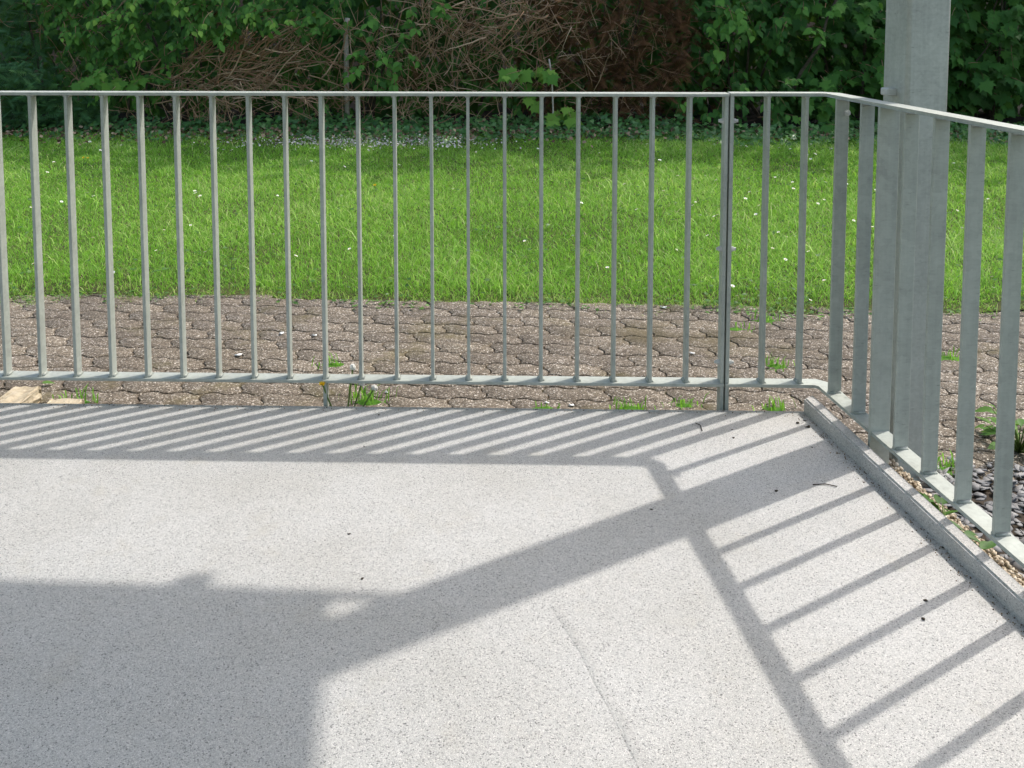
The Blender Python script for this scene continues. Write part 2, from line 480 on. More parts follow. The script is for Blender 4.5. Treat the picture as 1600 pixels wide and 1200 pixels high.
# ------------------------------------------------------------ pavers
PD = Vector((1.0, -0.045)).normalized(); PN = Vector((-PD.y, PD.x))
PL, PWD, JT = 0.225, 0.1125, 0.0068
def paver_mesh(name, z_up):
    """zigzag edged interlocking stone, long side along x"""
    a = 0.0085
    def wv(x):
        s = math.sin(2 * math.pi * (x / 0.1125))
        return a * max(-1, min(1, s * 3))
    xs = np.linspace(0, PL, 17)
    def endx(y): return 0.011 * max(-1, min(1, 2.5 * math.sin(2 * math.pi * y / PWD)))
    bot = []
    for i, x in enumerate(xs[:-1]): bot.append((x, wv(x)))
    right = [(PL + endx(y), y + wv(PL)) for y in np.linspace(0, PWD, 9)[:-1]]
    top = [(x, PWD + wv(x)) for x in xs[::-1][:-1]]
    left = [(endx(y), y + wv(0)) for y in np.linspace(PWD, 0, 9)[:-1]]
    poly = [(x - PL / 2, y - PWD / 2) for x, y in bot + right + top + left]
    def off(k, z):
        return [(x * (1 - 2 * k / PL), y * (1 - 2 * k / PWD), z) for x, y in poly]
    n = len(poly)
    V = off(JT / 2, -0.03) + off(JT / 2, -0.0014) + off(JT / 2 + 0.0016, 0.0) + [(0, 0, 0.0)]
    T = []
    for r in range(2):
        for i in range(n):
            j = (i + 1) % n; A = r * n
            T += [(A + i, A + j, A + n + i), (A + j, A + n + j, A + n + i)]
    for i in range(n): T.append((2 * n + i, 2 * n + (i + 1) % n, 3 * n))
    return np.array(V), np.array(T)
pv, pt = paver_mesh('paver', 0)
pmesh = mesh_np('paver', pv, pt)
bed_poly = [(-4.2, 2.6), (5.0, 2.2), (5.0, lawn_edge(5.0) + .25), (-4.2, lawn_edge(-4.2) + .25)]
bed = tag(link('paved_path', mesh_bm('paved_path', prism_bm(bed_poly, -0.18, GZ - 0.0065)), M['sand']), kind='structure')
spots = []
slate_c = Vector((1.62, 2.55))
for row in range(-9, 16):
    for c in range(-20, 24):
        o = PD * ((c + (0.5 if row % 2 else 0)) * PL) + PN * (row * PWD) + Vector((0, 3.1))
        x, y = o
        if y < front_edge(x) - 0.06 and x < 1.1: continue
        if y > lawn_edge(x) + 0.05 or x < -4.1 or x > 4.6: continue
        if y < 2.60 + 0.02 * math.sin(5 * x): continue
        vis = abs(x) < 0.56 * y + 0.35
        spots.append((0 if vis else 1, math.hypot(x, y), x, y))
spots.sort()
acc = Acc()
ang = math.atan2(PD.y, PD.x)
for i, (nv, d, x, y) in enumerate(spots):
    z = GZ + random.uniform(-0.0012, 0.0012)
    e = Euler((random.gauss(0, 0.005), random.gauss(0, 0.004), ang + random.gauss(0, 0.01)))
    mw = Matrix.LocRotScale(Vector((x, y, z)), e, None)
    if i < 300:
        link('paver', pmesh, M['paver'], bed, mw=mw)
    else:
        acc.inst(pv, pt, [np.array(mw)], [0.5])
if acc.n:
    tag(link('pavers', acc.mesh('pavers'), M['paver'], bed), kind='stuff')
print('pavers', len(spots))

# ------------------------------------------------------------ railings
ZB, ZT, ZTB = 0.080, 1.0125, 1.0145          # top of the lower flat bar, top of the hand rail
RT = 0.010
fd = Vector((1.0, -0.025)).normalized()
def front_line(x): return Vector((x, 2.957 - 0.025 * x))
corner = Vector((0.998, front_line(0.998).y))
rd = Vector((0.1325, -0.991)).normalized()
bar_h = ZT - RT - ZB
def flat_bar(name, thick, deep, h, z0):
    return mesh_bm(name, box_bm(thick, deep, h, 0.0012, 1, None, (0, 0, z0)))
bar_me = flat_bar('bar', 0.010, 0.040, bar_h + 0.004, -0.002)
bar_side = flat_bar('bar', 0.010, 0.041, bar_h + 0.004, -0.002)
post_me = flat_bar('rail_post', 0.012, 0.042, bar_h + 0.26, -0.26)
post_side = flat_bar('rail_post', 0.012, 0.060, bar_h + 0.26, -0.26)
def weld_mesh():
    a = Acc()
    for s in (-1, 1):
        v = np.array([(s * 0.0045, -0.017, 0), (s * 0.0045, 0.017, 0), (s * 0.0115, 0.018, 0), (s * 0.0115, -0.018, 0), (s * 0.0045, -0.017, 0.008), (s * 0.0045, 0.017, 0.008)])
        a.add(v, [(0, 1, 2), (0, 2, 3), (0, 4, 5), (0, 5, 1), (3, 2, 5), (3, 5, 4), (0, 3, 4), (1, 5, 2)])
    return a.mesh('weld')
weld = weld_mesh()
def bolt_mesh():
    bm = bmesh.new()
    bmesh.ops.create_cone(bm, cap_ends=True, segments=6, radius1=0.0078, radius2=0.0078, depth=0.008, matrix=Matrix.Translation((0, 0, 0.006)))
    bmesh.ops.create_cone(bm, cap_ends=True, segments=14, radius1=0.0100, radius2=0.0100, depth=0.002, matrix=Matrix.Translation((0, 0, 0.001)))
    bmesh.ops.create_cone(bm, cap_ends=True, segments=8, radius1=0.005, radius2=0.005, depth=0.006, matrix=Matrix.Translation((0, 0, 0.013)))
    return mesh_bm('bolt', bm)
bolt = bolt_mesh()

rail_a = empty('steel_railing', (front_line(-1.0).x, front_line(-1.0).y, ZB), 'long straight galvanised railing panel in front of the lawn, ends at bolted double post', 'railing')
rail_b = empty('steel_railing', (corner.x, corner.y, ZB), 'galvanised corner railing panel that turns past the square column', 'railing')
JX = 0.681
ga = front_line(-3.3); gb = front_line(JX - 0.0015)
for par, pts in ((rail_a, [ga, gb]), (rail_b, [front_line(JX + 0.0015), corner - fd * 0.022, corner + rd * 0.022, corner + rd * 4.2])):
    link('top_rail', mesh_bm('top_rail', ribbon_bm([(p.x - par.location.x, p.y - par.location.y) for p in pts], 0.055 if par is rail_a else 0.051, (ZT if par is rail_a else ZTB) - RT - ZB, (ZT if par is rail_a else ZTB) - ZB)), M['galv'], par)
    link('bottom_rail', mesh_bm('bottom_rail', ribbon_bm([(p.x - par.location.x, p.y - par.location.y) for p in pts], 0.055 if par is rail_a else 0.051, -RT, 0.0)), M['galv'], par)
def put_bar(par, p, direction, me, name='bar', turn=0.0, wl=True):
    a = math.atan2(direction.y, direction.x) + turn
    mw = Matrix.LocRotScale(Vector((p.x, p.y, ZB)), Euler((0, 0, a)), Vector((1, 1, (ZTB - RT - ZB) / bar_h)) if par is rail_b else None)
    b = link(name, me, M['galv'], par, mw=mw)
    if wl:
        wo = bpy.data.objects.new('weld', weld); COL.objects.link(wo)
        if not weld.materials: weld.materials.append(M['galv'])
        wo.parent = b
        wt = wo.copy(); COL.objects.link(wt); wt.parent = b; wt.location = (0, 0, bar_h); wt.scale = (1, 1, -1)
    return b
TURN = R(4.0)
for i in range(32):
    x = 0.560 - i * 0.1167
    if x < -3.2: break
    put_bar(rail_a, front_line(x), fd, post_me if i in (10, 28) else bar_me, 'rail_post' if i in (10, 28) else 'bar', TURN)
put_bar(rail_a, front_line(JX - 0.0085), fd, post_me, 'rail_post', TURN * 0.3, False)
put_bar(rail_b, front_line(JX + 0.0085), fd, post_me, 'rail_post', TURN * 0.3, False)
for x in (0.803, 0.922):
    put_bar(rail_b, front_line(x), fd, bar_me, turn=TURN)
side_ts = [0.083, 0.234, 0.464, 0.600, 0.744, 0.888]
while side_ts[-1] < 4.0: side_ts.append(side_ts[-1] + 0.1425)
for t in side_ts:
    put_bar(rail_b, corner + rd * t, rd, bar_side)
for t in (0.352, 2.05, 3.6):
    put_bar(rail_b, corner + rd * t, rd, post_side, 'rail_post', 0, False)
for s, par in ((-1, rail_a), (1, rail_b)):
    for z in (0.865, 0.455, 0.085):
        p = front_line(JX + s * 0.0145)
        mw = Matrix.LocRotScale(Vector((p.x, p.y - 0.006, ZB + z - 0.02)), Euler((0, s * R(90), math.atan2(fd.y, fd.x))), None)
        link('bolt', bolt, M['bolt'], par, mw=mw)
for z in (0.880,):
    p = corner + rd * 0.090
    mw = Matrix.LocRotScale(Vector((p.x + 0.012, p.y, ZB + z)), Euler((R(90), 0, 0)), None)
    link('bolt', bolt, M['bolt'], rail_b, mw=mw)

# ------------------------------------------------------------ square column and the balcony above
CS = 0.133
cc = Vector((1.189, 2.757))
ca = math.atan2(rd.y, rd.x) + math.pi / 2
col_r = empty('steel_column', (cc.x, cc.y, GZ - 0.02), 'square galvanised steel column standing behind the corner railing', 'column')
cb = bmesh.new()
box_bm(CS, CS, 2.93, 0.0, 1, cb)
bmesh.ops.bevel(cb, geom=[e for e in cb.edges if abs(e.verts[0].co.z - e.verts[1].co.z) > 1], offset=0.012, segments=4, affect='EDGES', profile=0.5)
cme = mesh_bm('shaft', cb)
for p in cme.polygons: p.use_smooth = abs(p.normal.x) < 0.999 and abs(p.normal.y) < 0.999 and abs(p.normal.z) < 0.5
link('shaft', cme, M['column'], col_r, mw=Matrix.LocRotScale(Vector((cc.x, cc.y, GZ - 0.02)), Euler((0, 0, ca)), None))
link('base_plate', mesh_bm('base_plate', box_bm(0.24, 0.24, 0.014, 0.002)), M['column'], col_r, mw=Matrix.LocRotScale(Vector((cc.x, cc.y, GZ - 0.012)), Euler((0, 0, ca)), None))
pb = cc + Vector((-CS / 2 - 0.012, -0.005))
link('bracket', mesh_bm('bracket', box_bm(0.030, 0.045, 0.022, 0.003)), M['bolt'], col_r, mw=Matrix.LocRotScale(Vector((pb.x, pb.y, 1.022)), Euler((0, 0, ca)), None))
link('bracket', bpy.data.meshes['bracket'], M['bolt'], col_r, mw=Matrix.LocRotScale(Vector((pb.x, pb.y, 0.125)), Euler((0, 0, ca)), None))

OZ = 2.78
dxs, dys = -SUN_DIR[0] * SUN_RUN * OZ, -SUN_DIR[1] * SUN_RUN * OZ
def unshadow(px, py):
    p = ground_pt(px, py, 0); return (p.x - dxs, p.y - dys)
f0 = unshadow(0, 905); f1 = unshadow(535, 922)
r0 = unshadow(503, 1095); r1 = unshadow(495, 1200)
fs = (f1[1] - f0[1]) / (f1[0] - f0[0])
rs = (r1[0] - r0[0]) / (r1[1] - r0[1])
fy = lambda x: f0[1] + fs * (x - f0[0])
rx = lambda y: r0[0] + rs * (y - r0[1])
cxr = rx(fy(1.3))
bal = empty('upper_balcony', (0, 2.0, OZ), 'balcony slab of the storey above the terrace, out of view', 'balcony')
bs = prism_bm([(-5.0, fy(-5.0) - 2.0), (-5.0, -3.25), (rx(-1.25), -3.25), (cxr, fy(cxr) - 2.0)], 0, 0.16)
link('slab', mesh_bm('slab', bs), M['concrete'], bal)
e1 = unshadow(540, 926); e2 = unshadow(655, 931)
link('edge_strip', mesh_bm('edge_strip', ribbon_bm([(e1[0] - 0.05, e1[1] - 2.0), (e2[0] + 0.02, e2[1] - 2.0)], 0.026, 0.01, 0.04)), M['galv'], bal)
e3 = unshadow(312, 903)
link('edge_bracket', mesh_bm('edge_bracket', box_bm(0.07, 0.05, 0.05, 0.012, 2, None, (e3[0], e3[1] - 2.0 - 0.004, -0.006))), M['galv'], bal)

# ------------------------------------------------------------ leaf templates (tip along +y, face up +z)
def leaf_ovate(L=1.0, W=0.62, fold=0.10, droop=0.18):
    half = [(0.0, 0.0), (0.12, 0.30), (0.38, 0.50), (0.62, 0.40), (0.82, 0.20), (1.0, 0.0)]
    V, T = [], []
    mid = []
    for y, hw_ in half:
        mid.append(len(V)); V.append((0, y * L, -droop * y * y))
    for s in (-1, 1):
        side = []
        for y, hw_ in half[1:-1]:
            side.append(len(V)); V.append((s * hw_ * W, y * L - 0.03, -droop * y * y + fold * hw_ * 1.4 - 0.08 * hw_ * hw_))
        tri = [(mid[0], side[0], mid[1])]
        for i in range(len(side) - 1):
            tri += [(mid[i + 1], side[i], side[i + 1]), (mid[i + 1], side[i + 1], mid[i + 2])]
        tri.append((mid[-2], side[-1], mid[-1]))
        T += [t if s < 0 else t[::-1] for t in tri]
    return np.array(V, float), np.array(T)
def leaf_maple():
    ol = [(0.0, 0.0), (0.16, -0.05), (0.30, -0.10), (0.27, 0.08), (0.58, 0.16), (0.44, 0.27), (0.56, 0.52), (0.33, 0.47), (0.27, 0.60), (0.15, 0.66), (0.0, 1.0)]
    pts = ol + [(-x, y) for x, y in ol[-2:0:-1]]
    def z(x, y): return 0.10 * abs(x) - 0.22 * max(0, y) ** 2 - 0.25 * x * x
    V = [(0, 0.30, z(0, .3) + 0.02)] + [(x, y, z(x, y)) for x, y in pts]
    n = len(pts)
    T = [(0, 1 + i, 1 + (i + 1) % n) for i in range(n)]
    return np.array(V, float), np.array(T)[:, ::-1]
def leaf_ivy():
    ol = [(0, 0), (0.28, -0.12), (0.48, 0.12), (0.36, 0.36), (0.14, 0.58), (0, 0.9)]
    pts = ol + [(-x, y) for x, y in ol[-2:0:-1]]
    V = [(0, 0.3, 0.03)] + [(x, y, 0.12 * abs(x) - 0.15 * y * y) for x, y in pts]
    n = len(pts)
    return np.array(V, float), np.array([(0, 1 + (i + 1) % n, 1 + i) for i in range(n)])
OV, OT = leaf_ovate(); MV, MT = leaf_maple(); IV, IT = leaf_ivy()

def frame(pos, tip, normal, size, roll=0.0):
    y = Vector(tip).normalized(); z = Vector(normal)
    z = (z - y * z.dot(y))
    if z.length < 1e-4: z = Vector((0.3, 0.4, 0.8)) - y * y.dot(Vector((0.3, 0.4, 0.8)))
    z.normalize(); x = y.cross(z)
    m = Matrix(((x.x * size, y.x * size, z.x * size, pos[0]), (x.y * size, y.y * size, z.y * size, pos[1]), (x.z * size, y.z * size, z.z * size, pos[2]), (0, 0, 0, 1)))
    return m

def rv(s=1.0): return Vector((random.gauss(0, s), random.gauss(0, s), random.gauss(0, s)))

def spray(c, out, nleaf, size, length, stems):
    """a drooping shoot with alternate leaves; returns leaf matrices"""
    ms = []
    d = (Vector(out) + rv(0.35)).normalized()
    p = Vector(c)
    pts = [p.copy()]
    side = Vector((d.y, -d.x, 0)); side = side.normalized() if side.length > 1e-3 else Vector((1, 0, 0))
    for i in range(nleaf):
        p = p + d * (length / nleaf)
        d = (d + Vector((0, 0, -0.10)) + rv(0.06)).normalized()
        pts.append(p.copy())
        s = 1 if i % 2 else -1
        tip = (d * 0.45 + side * s * random.uniform(0.35, 0.9) + Vector((0, -0.25, -random.uniform(0.25, 0.9)))).normalized()
        nrm = Vector((0, -0.75, 0.75)) + rv(0.38)
        ms.append(frame(p + rv(0.012), tip, nrm, size * random.uniform(0.6, 1.2)))
    stems.append(pts)
    return ms

def visible(m):
    p = m.translation
    d = p.y * math.cos(PITCH) - (p.z - EYE) * math.sin(PITCH)
    u = CX + FPX * p.x / d
    v = CY - FPX * (p.y * math.sin(PITCH) + (p.z - EYE) * math.cos(PITCH)) / d
    return -10 < u < 1610 and -10 < v < 240

def grow_shrub(name, label, cat, base, boxes, leaf, size, var0, n_obj=70, stems_n=5, mat='leaf', group=None):
    """boxes: (x0,x1,y0,y1,z0,z1,n sprays, leaves per spray)"""
    root = empty(name, base, label, cat, group)
    stems, mats = [], []
    for (x0, x1, y0, y1, z0, z1, n, k) in boxes:
        for _ in range(n):
            c = Vector((random.uniform(x0, x1), random.uniform(y0, y1), random.uniform(z0, z1)))
            # hanging drifts: leave uneven gaps
            if n > 12 and y0 < 10.8 and math.sin(c.x * 4.3 + c.z * 5.1 + base[0]) + math.sin(c.x * 9.7 - c.z * 7.3) < -0.45: continue
            mats += spray(c, (random.uniform(-0.7, 0.7), -0.8, random.uniform(-0.3, 0.35)), k, size, size * (1.0 + 0.45 * k) * 0.62, stems)
    tv, tt = (OV, OT) if leaf == 'ovate' else (MV, MT)
    front = sorted([m for m in mats if visible(m)], key=lambda m: m.translation.y)[:n_obj]
    ids = {id(m) for m in front}
    rest = [m for m in mats if id(m) not in ids]
    me = mesh_np('leaf', tv, tt, np.full(len(tv), var0 + 0.18))
    for m in front: link('leaf', me, M[mat], root, mw=m)
    a = Acc()
    pa = np.array([np.array(m) for m in rest])
    a.inst(tv, tt, pa, np.clip(var0 + rng.normal(0, 0.17, len(pa)), 0, 1))
    if a.n: tag(link('foliage', a.mesh('foliage', base), M[mat], root), kind='stuff')
    b = Acc()
    for pts in stems:
        if random.random() < 0.75:
            v, t = tube(pts, np.linspace(0.0045, 0.0015, len(pts)), 4); b.add(v, t, random.random())
    tag(link('shoots', b.mesh('shoots', base), M['twig'], root), kind='stuff')
    for i in range(stems_n):
        bx = boxes[i % len(boxes)]
        p0 = Vector((base[0] + random.uniform(-0.25, 0.25), base[1] + random.uniform(-0.1, 0.3), base[2] - 0.05))
        p3 = Vector((random.uniform(bx[0], bx[1]), random.uniform(bx[2] + 0.15, bx[3] + 0.3), bx[5]))
        pts = []
        for q in range(7):
            u = q / 6; p = p0.lerp(p3, u) + Vector((math.sin(u * 3 + i) * 0.12, 0.05 * math.sin(u * 5), 0.25 * u * (1 - u)))
            pts.append(p)
        v, t = tube(pts, np.linspace(random.uniform(0.014, 0.03), 0.006, 7), 7)
        link('stem', mesh_np('stem', v - np.array(base), t, smooth=True), M['bark'], root)
    return root

def X(px, Y): return (px - CX) / FPX * (Y * 1.0 + 0.1)
def Zr(py, Y): return depth_pt(CX, py, Y).z

# ------------------------------------------------------------ hedge line
HB = 10.7
# small-leaved overhanging shrub at the left
grow_shrub('beech_shrub', 'leafy green shrub with pointed leaves overhanging the heap of dead brushwood', 'shrub', (-3.9, 11.2, GZ),
    [(X(120, 10.4), X(300, 10.4), 10.15, 10.6, Zr(78, 10.4), Zr(-40, 10.4), 125, 11),
     (X(260, 10.4), X(480, 10.4), 10.15, 10.6, Zr(42, 10.4), Zr(-50, 10.4), 125, 11),
     (X(60, 10.5), X(170, 10.5), 10.3, 10.7, Zr(60, 10.5), Zr(-50, 10.5), 40, 9),
     (X(90, 10.5), X(240, 10.5), 10.4, 10.8, Zr(170, 10.5), Zr(95, 10.5), 26, 8),
     (X(-60, 10.8), X(520, 10.8), 10.8, 11.6, GZ + 0.2, 2.2, 420, 8)], 'ovate', 0.088, 0.76, 140)
grow_shrub('broadleaf_seedling', 'low broad-leaved seedling below the overhanging pointed-leaf shrub', 'shrub', (X(190, 10.2), 10.35, GZ),
    [(X(150, 10.2), X(235, 10.2), 10.1, 10.4, Zr(130, 10.2), Zr(108, 10.2), 9, 6)], 'maple', 0.13, 0.7, 40, 2)
grow_shrub('leafy_shrub', 'dark leafy shrub around the pale stake between dead brush and brambles', 'shrub', (X(540, 10.8), 11.0, GZ),
    [(X(470, 10.6), X(600, 10.6), 10.3, 10.8, Zr(50, 10.6), Zr(-60, 10.6), 50, 8),
     (X(500, 10.6), X(640, 10.6), 10.4, 10.9, Zr(160, 10.6), Zr(50, 10.6), 30, 7),
     (X(640, 10.6), X(700, 10.6), 10.2, 10.6, Zr(50, 10.6), Zr(-30, 10.6), 12, 7),
     (X(565, 10.4), X(640, 10.4), 10.15, 10.35, Zr(130, 10.4), Zr(60, 10.4), 12, 6),
     (X(440, 11), X(900, 11), 11.0, 11.7, GZ + 0.2, 2.2, 300, 7)], 'ovate', 0.095, 0.58, 80)
grow_shrub('maple_sapling', 'single maple sapling with lobed leaves in front of the dark gap', 'sapling', (X(862, 10.3), 10.35, GZ),
    [(X(808, 10.3), X(850, 10.3), 10.2, 10.4, Zr(145, 10.3), Zr(98, 10.3), 4, 5),
     (X(875, 10.3), X(905, 10.3), 10.2, 10.4, Zr(185, 10.3), Zr(155, 10.3), 3, 5)], 'maple', 0.16, 0.75, 40, 1)
grow_shrub('hazel_shrub', 'large-leaved bright green hazel bush right of the brown dead conifer', 'shrub', (X(1180, 11), 11.1, GZ),
    [(X(1070, 10.5), X(1180, 10.5), 10.2, 10.7, Zr(100, 10.5), Zr(0, 10.5), 30, 8),
     (X(1180, 10.5), X(1300, 10.5), 10.3, 10.8, Zr(60, 10.5), Zr(-60, 10.5), 30, 7),
     (X(1080, 10.5), X(1230, 10.5), 10.3, 10.7, Zr(195, 10.5), Zr(115, 10.5), 26, 7),
     (X(1030, 11), X(1320, 11), 10.9, 11.6, GZ + 0.2, 2.2, 200, 7)], 'ovate', 0.112, 0.60, 110)
grow_shrub('maple_shrub', 'deep green maple thicket with lobed leaves directly behind the square column', 'shrub', (X(1330, 11), 11.2, GZ),
    [(X(1240, 10.6), X(1400, 10.6), 10.35, 10.9, Zr(170, 10.6), Zr(-60, 10.6), 64, 7),
     (X(1200, 10.4), X(1290, 10.4), 10.1, 10.4, Zr(212, 10.4), Zr(190, 10.4), 22, 6),
     (X(1200, 11), X(1560, 11), 11.0, 11.7, GZ + 0.2, 2.2, 260, 7)], 'maple', 0.135, 0.44, 120)
grow_shrub('shaded_maple', 'very dark shaded maple branches beyond the column, away from the dead brush', 'shrub', (X(1540, 11), 11.3, GZ),
    [(X(1470, 10.9), X(1640, 10.9), 10.6, 11.3, Zr(60, 10.9), Zr(-70, 10.9), 40, 7),
     (X(1480, 10.9), X(1640, 10.9), 10.7, 11.3, Zr(170, 10.9), Zr(60, 10.9), 26, 7),
     (X(1450, 11.3), X(1800, 11.3), 11.3, 12.0, GZ + 0.2, 2.2, 220, 7)], 'maple', 0.15, 0.24, 70)

mr = [o for o in bpy.data.objects if o.name.startswith('maple_shrub')][0]
v, t = tube([depth_pt(1235, 150, 10.7), depth_pt(1252, 112, 10.55), depth_pt(1283, 68, 10.5), depth_pt(1292, 30, 10.55), depth_pt(1325, -40, 10.6)], [0.022, 0.02, 0.018, 0.015, 0.012], 7)
link('stem', mesh_np('stem', v - np.array(mr.location), t, smooth=True), M['bark'], mr)
# dark leaf mass added behind to hide the bank and cut the sun
ms, vr = [], []
for _ in range(9000):
    x = random.uniform(-9, 10); y = random.uniform(11.8, 12.7); z = GZ + 2.6 * random.random()
    ms.append(np.array(frame((x, y, z), Vector((random.gauss(0, 0.6), -0.4, -0.7)), Vector((0, -0.8, 0.5)) + rv(0.35), random.uniform(0.15, 0.26)))); vr.append(np.clip(random.gauss(0.22, 0.14), 0, 1))
a = Acc(); a.inst(OV, OT, np.array(ms), np.array(vr))
tag(link('sun_block_thicket', a.mesh('sun_block_thicket'), M['leaf']), 'dense dark leaf mass added behind the hedge shrubs to cut the sun', 'thicket', kind='stuff')

# twigs and dead brush
def twig_templates(k):
    out = []
    for i in range(k):
        a = Acc()
        p = Vector((0, 0, 0)); d = Vector((0, 1, 0)); pts = [p.copy()]
        for q in range(6):
            d = (d + rv(0.075)).normalized(); p = p + d / 6; pts.append(p.copy())
        v, t = tube(pts, np.linspace(0.0085, 0.003, 7), 5); a.add(v, t, 0.5 + 0.2 * random.uniform(-1, 1))
        for s in range(random.randint(1, 4)):
            q = random.randint(1, 5); b0 = pts[q]; dd = (d + rv(0.75)).normalized(); bl = random.uniform(0.12, 0.4)
            b1 = b0 + dd * bl * 0.5 + rv(0.02); b2 = b1 + (dd + rv(0.3)).normalized() * bl * 0.5
            v, t = tube([b0, b1, b2], [0.006, 0.0045, 0.003], 4); a.add(v, t, 0.5 + 0.3 * random.uniform(-1, 1))
        out.append((np.concatenate(a.v), np.concatenate(a.t), np.concatenate(a.a)))
    return out
TW = twig_templates(9)
TWM = [mesh_np('branch', v, t, a) for v, t, a in TW]
def brush(name, label, cat, base, gens, n_obj, mat='twig', group=None):
    root = empty(name, base, label, cat, group)
    items = []
    for (px, py, sx, sy, y0, y1, n, l0, l1, ang_, sp, th) in gens:
        for _ in range(int(n * 0.68)):
            Y = random.uniform(y0, y1)
            x = X(px + random.gauss(0, sx), Y); z = max(GZ + 0.06, Zr(min(py + random.gauss(0, sy), 215), Y))
            an = R(ang_) + random.gauss(0, R(sp))
            d = Vector((math.cos(an), random.gauss(-0.1, 0.3), math.sin(an)))
            L = random.uniform(l0, l1)
            s = L; tm = Matrix.LocRotScale(None, None, Vector((th * random.uniform(0.6, 1.3) / L, 1, th * random.uniform(0.6, 1.3) / L)))
            m = frame((x, Y, z), d, rv(1), s)
            # keep every stick above the ground
            end = m @ Vector((0, 1, 0))
            if end.z < GZ + 0.03: m.translation.z += GZ + 0.05 - end.z
            items.append((L, m @ tm))
    items.sort(key=lambda q: -q[0])
    for i, (L, m) in enumerate(items[:n_obj]):
        link('branch', TWM[i % len(TWM)], M[mat], root, mw=m)
    a = Acc()
    for i, (L, m) in enumerate(items[n_obj:]):
        v, t, var = TW[i % len(TW)]
        h = np.c_[v, np.ones(len(v))] @ np.array(m).T
        a.add(h[:, :3], t, np.clip(var + random.gauss(-0.05, 0.22), 0, 1))
    tag(link('twigs', a.mesh('twigs', base), M[mat], root), kind='stuff')
    return root
brush('brushwood_heap', 'heap of dry brown brushwood under the overhanging pointed-leaf shrub', 'brushwood', (X(350, 10.5), 10.5, GZ),
    [(370, 115, 70, 28, 10.25, 10.7, 150, 0.25, 0.75, 10, 32, 1.0),
     (400, 90, 60, 22, 10.3, 10.7, 60, 0.3, 0.9, 25, 20, 1.2),
     (330, 140, 70, 30, 10.25, 10.7, 130, 0.12, 0.4, 50, 60, 0.6),
     (340, 175, 80, 20, 10.2, 10.6, 110, 0.1, 0.35, 80, 50, 0.5),
     (90, 60, 40, 40, 10.4, 10.8, 60, 0.2, 0.6, 70, 45, 0.6)], 110)
brush('bramble_tangle', 'tangle of dry bare bramble stems beside the dark gap and brown conifer', 'brambles', (X(700, 10.5), 10.5, GZ),
    [(720, 40, 70, 32, 10.3, 10.8, 130, 0.2, 0.7, 40, 45, 0.8),
     (690, 110, 60, 45, 10.3, 10.8, 190, 0.15, 0.6, 80, 50, 0.6),
     (800, 25, 50, 18, 10.25, 10.6, 60, 0.2, 0.6, 200, 25, 1.0),
     (600, 120, 60, 50, 10.4, 10.8, 90, 0.2, 0.6, 100, 40, 0.5),
     (680, 170, 90, 22, 10.2, 10.6, 120, 0.1, 0.4, 60, 60, 0.5),
     (480, 150, 40, 40, 10.3, 10.8, 70, 0.15, 0.45, 90, 40, 0.5)], 110)
# dead brown conifer
def needle_sprays(name, label, cat, base, boxes, mat, var0, size, twig_n, dirz):
    root = empty(name, base, label, cat)
    # template: a flat feathery spray
    V, T = [], []
    for i in range(9):
        y = i / 9
        for s in (-1, 1):
            L = 0.34 * (1 - 0.6 * y); k = len(V); yy = y
            V += [(0, yy, 0), (0, yy + 0.055, 0), (s * L, yy + 0.16 + 0.12 * y, -0.05), (s * L * 0.55, yy + 0.13, 0.015)]
            T += [(k, k + 1, k + 3), (k + 3, k + 1, k + 2), (k, k + 3, k + 2)]
    k = len(V); V += [(-0.012, 0, 0), (0.012, 0, 0), (0, 1.1, -0.06)]; T.append((k, k + 1, k + 2))
    tv, tt = np.array(V, float), np.array(T)
    ms, var = [], []
    for (x0, x1, y0, y1, z0, z1, n) in boxes:
        for _ in range(n):
            c = Vector((random.uniform(x0, x1), random.uniform(y0, y1), random.uniform(z0, z1)))
            if math.sin(c.x * 5 + c.z * 4) + math.sin(c.x * 11 - c.z * 9) < -0.9: continue
            d = Vector((random.gauss(0, 0.6), -0.5, dirz + random.gauss(0, 0.45)))
            ms.append(frame(c, d, Vector((0, -0.5, 0.8)) + rv(0.45), size * random.uniform(0.6, 1.3))); var.append(np.clip(random.gauss(var0, 0.2), 0, 1))
    a = Acc(); a.inst(tv, tt, np.array([np.array(m) for m in ms]), np.array(var))
    tag(link('sprays', a.mesh('sprays', base), M[mat], root), kind='stuff')
    for i in range(twig_n):
        bx = boxes[i % len(boxes)]
        p0 = Vector((base[0] + random.uniform(-0.3, 0.3), base[1] + 0.2, GZ))
        p1 = Vector((random.uniform(bx[0], bx[1]), random.uniform(bx[2], bx[3]), bx[5]))
        pts = [p0.lerp(p1, u) + Vector((0, 0, 0.2 * math.sin(u * 3.1))) for u in np.linspace(0, 1, 6)]
        v, t = tube(pts, np.linspace(0.02, 0.005, 6), 6)
        link('stem', mesh_np('stem', v - np.array(base), t, smooth=True), M['bark'], root)
    return root
needle_sprays('dead_conifer', 'dead conifer with rusty brown sprays beside the large-leaved hazel bush', 'conifer', (X(960, 10.9), 11.1, GZ),
    [(X(840, 10.7), X(1080, 10.7), 10.5, 11.0, Zr(195, 10.7), Zr(-60, 10.7), 900), (X(920, 10.5), X(1070, 10.5), 10.35, 10.6, Zr(150, 10.5), Zr(-40, 10.5), 380), (X(800, 11.1), X(1120, 11.1), 11.0, 11.5, Zr(190, 11), 2.5, 700), (X(600, 11.2), X(880, 11.2), 11.1, 11.6, Zr(150, 11), 2.5, 350)], 'dead', 0.42, 0.16, 6, -0.25)
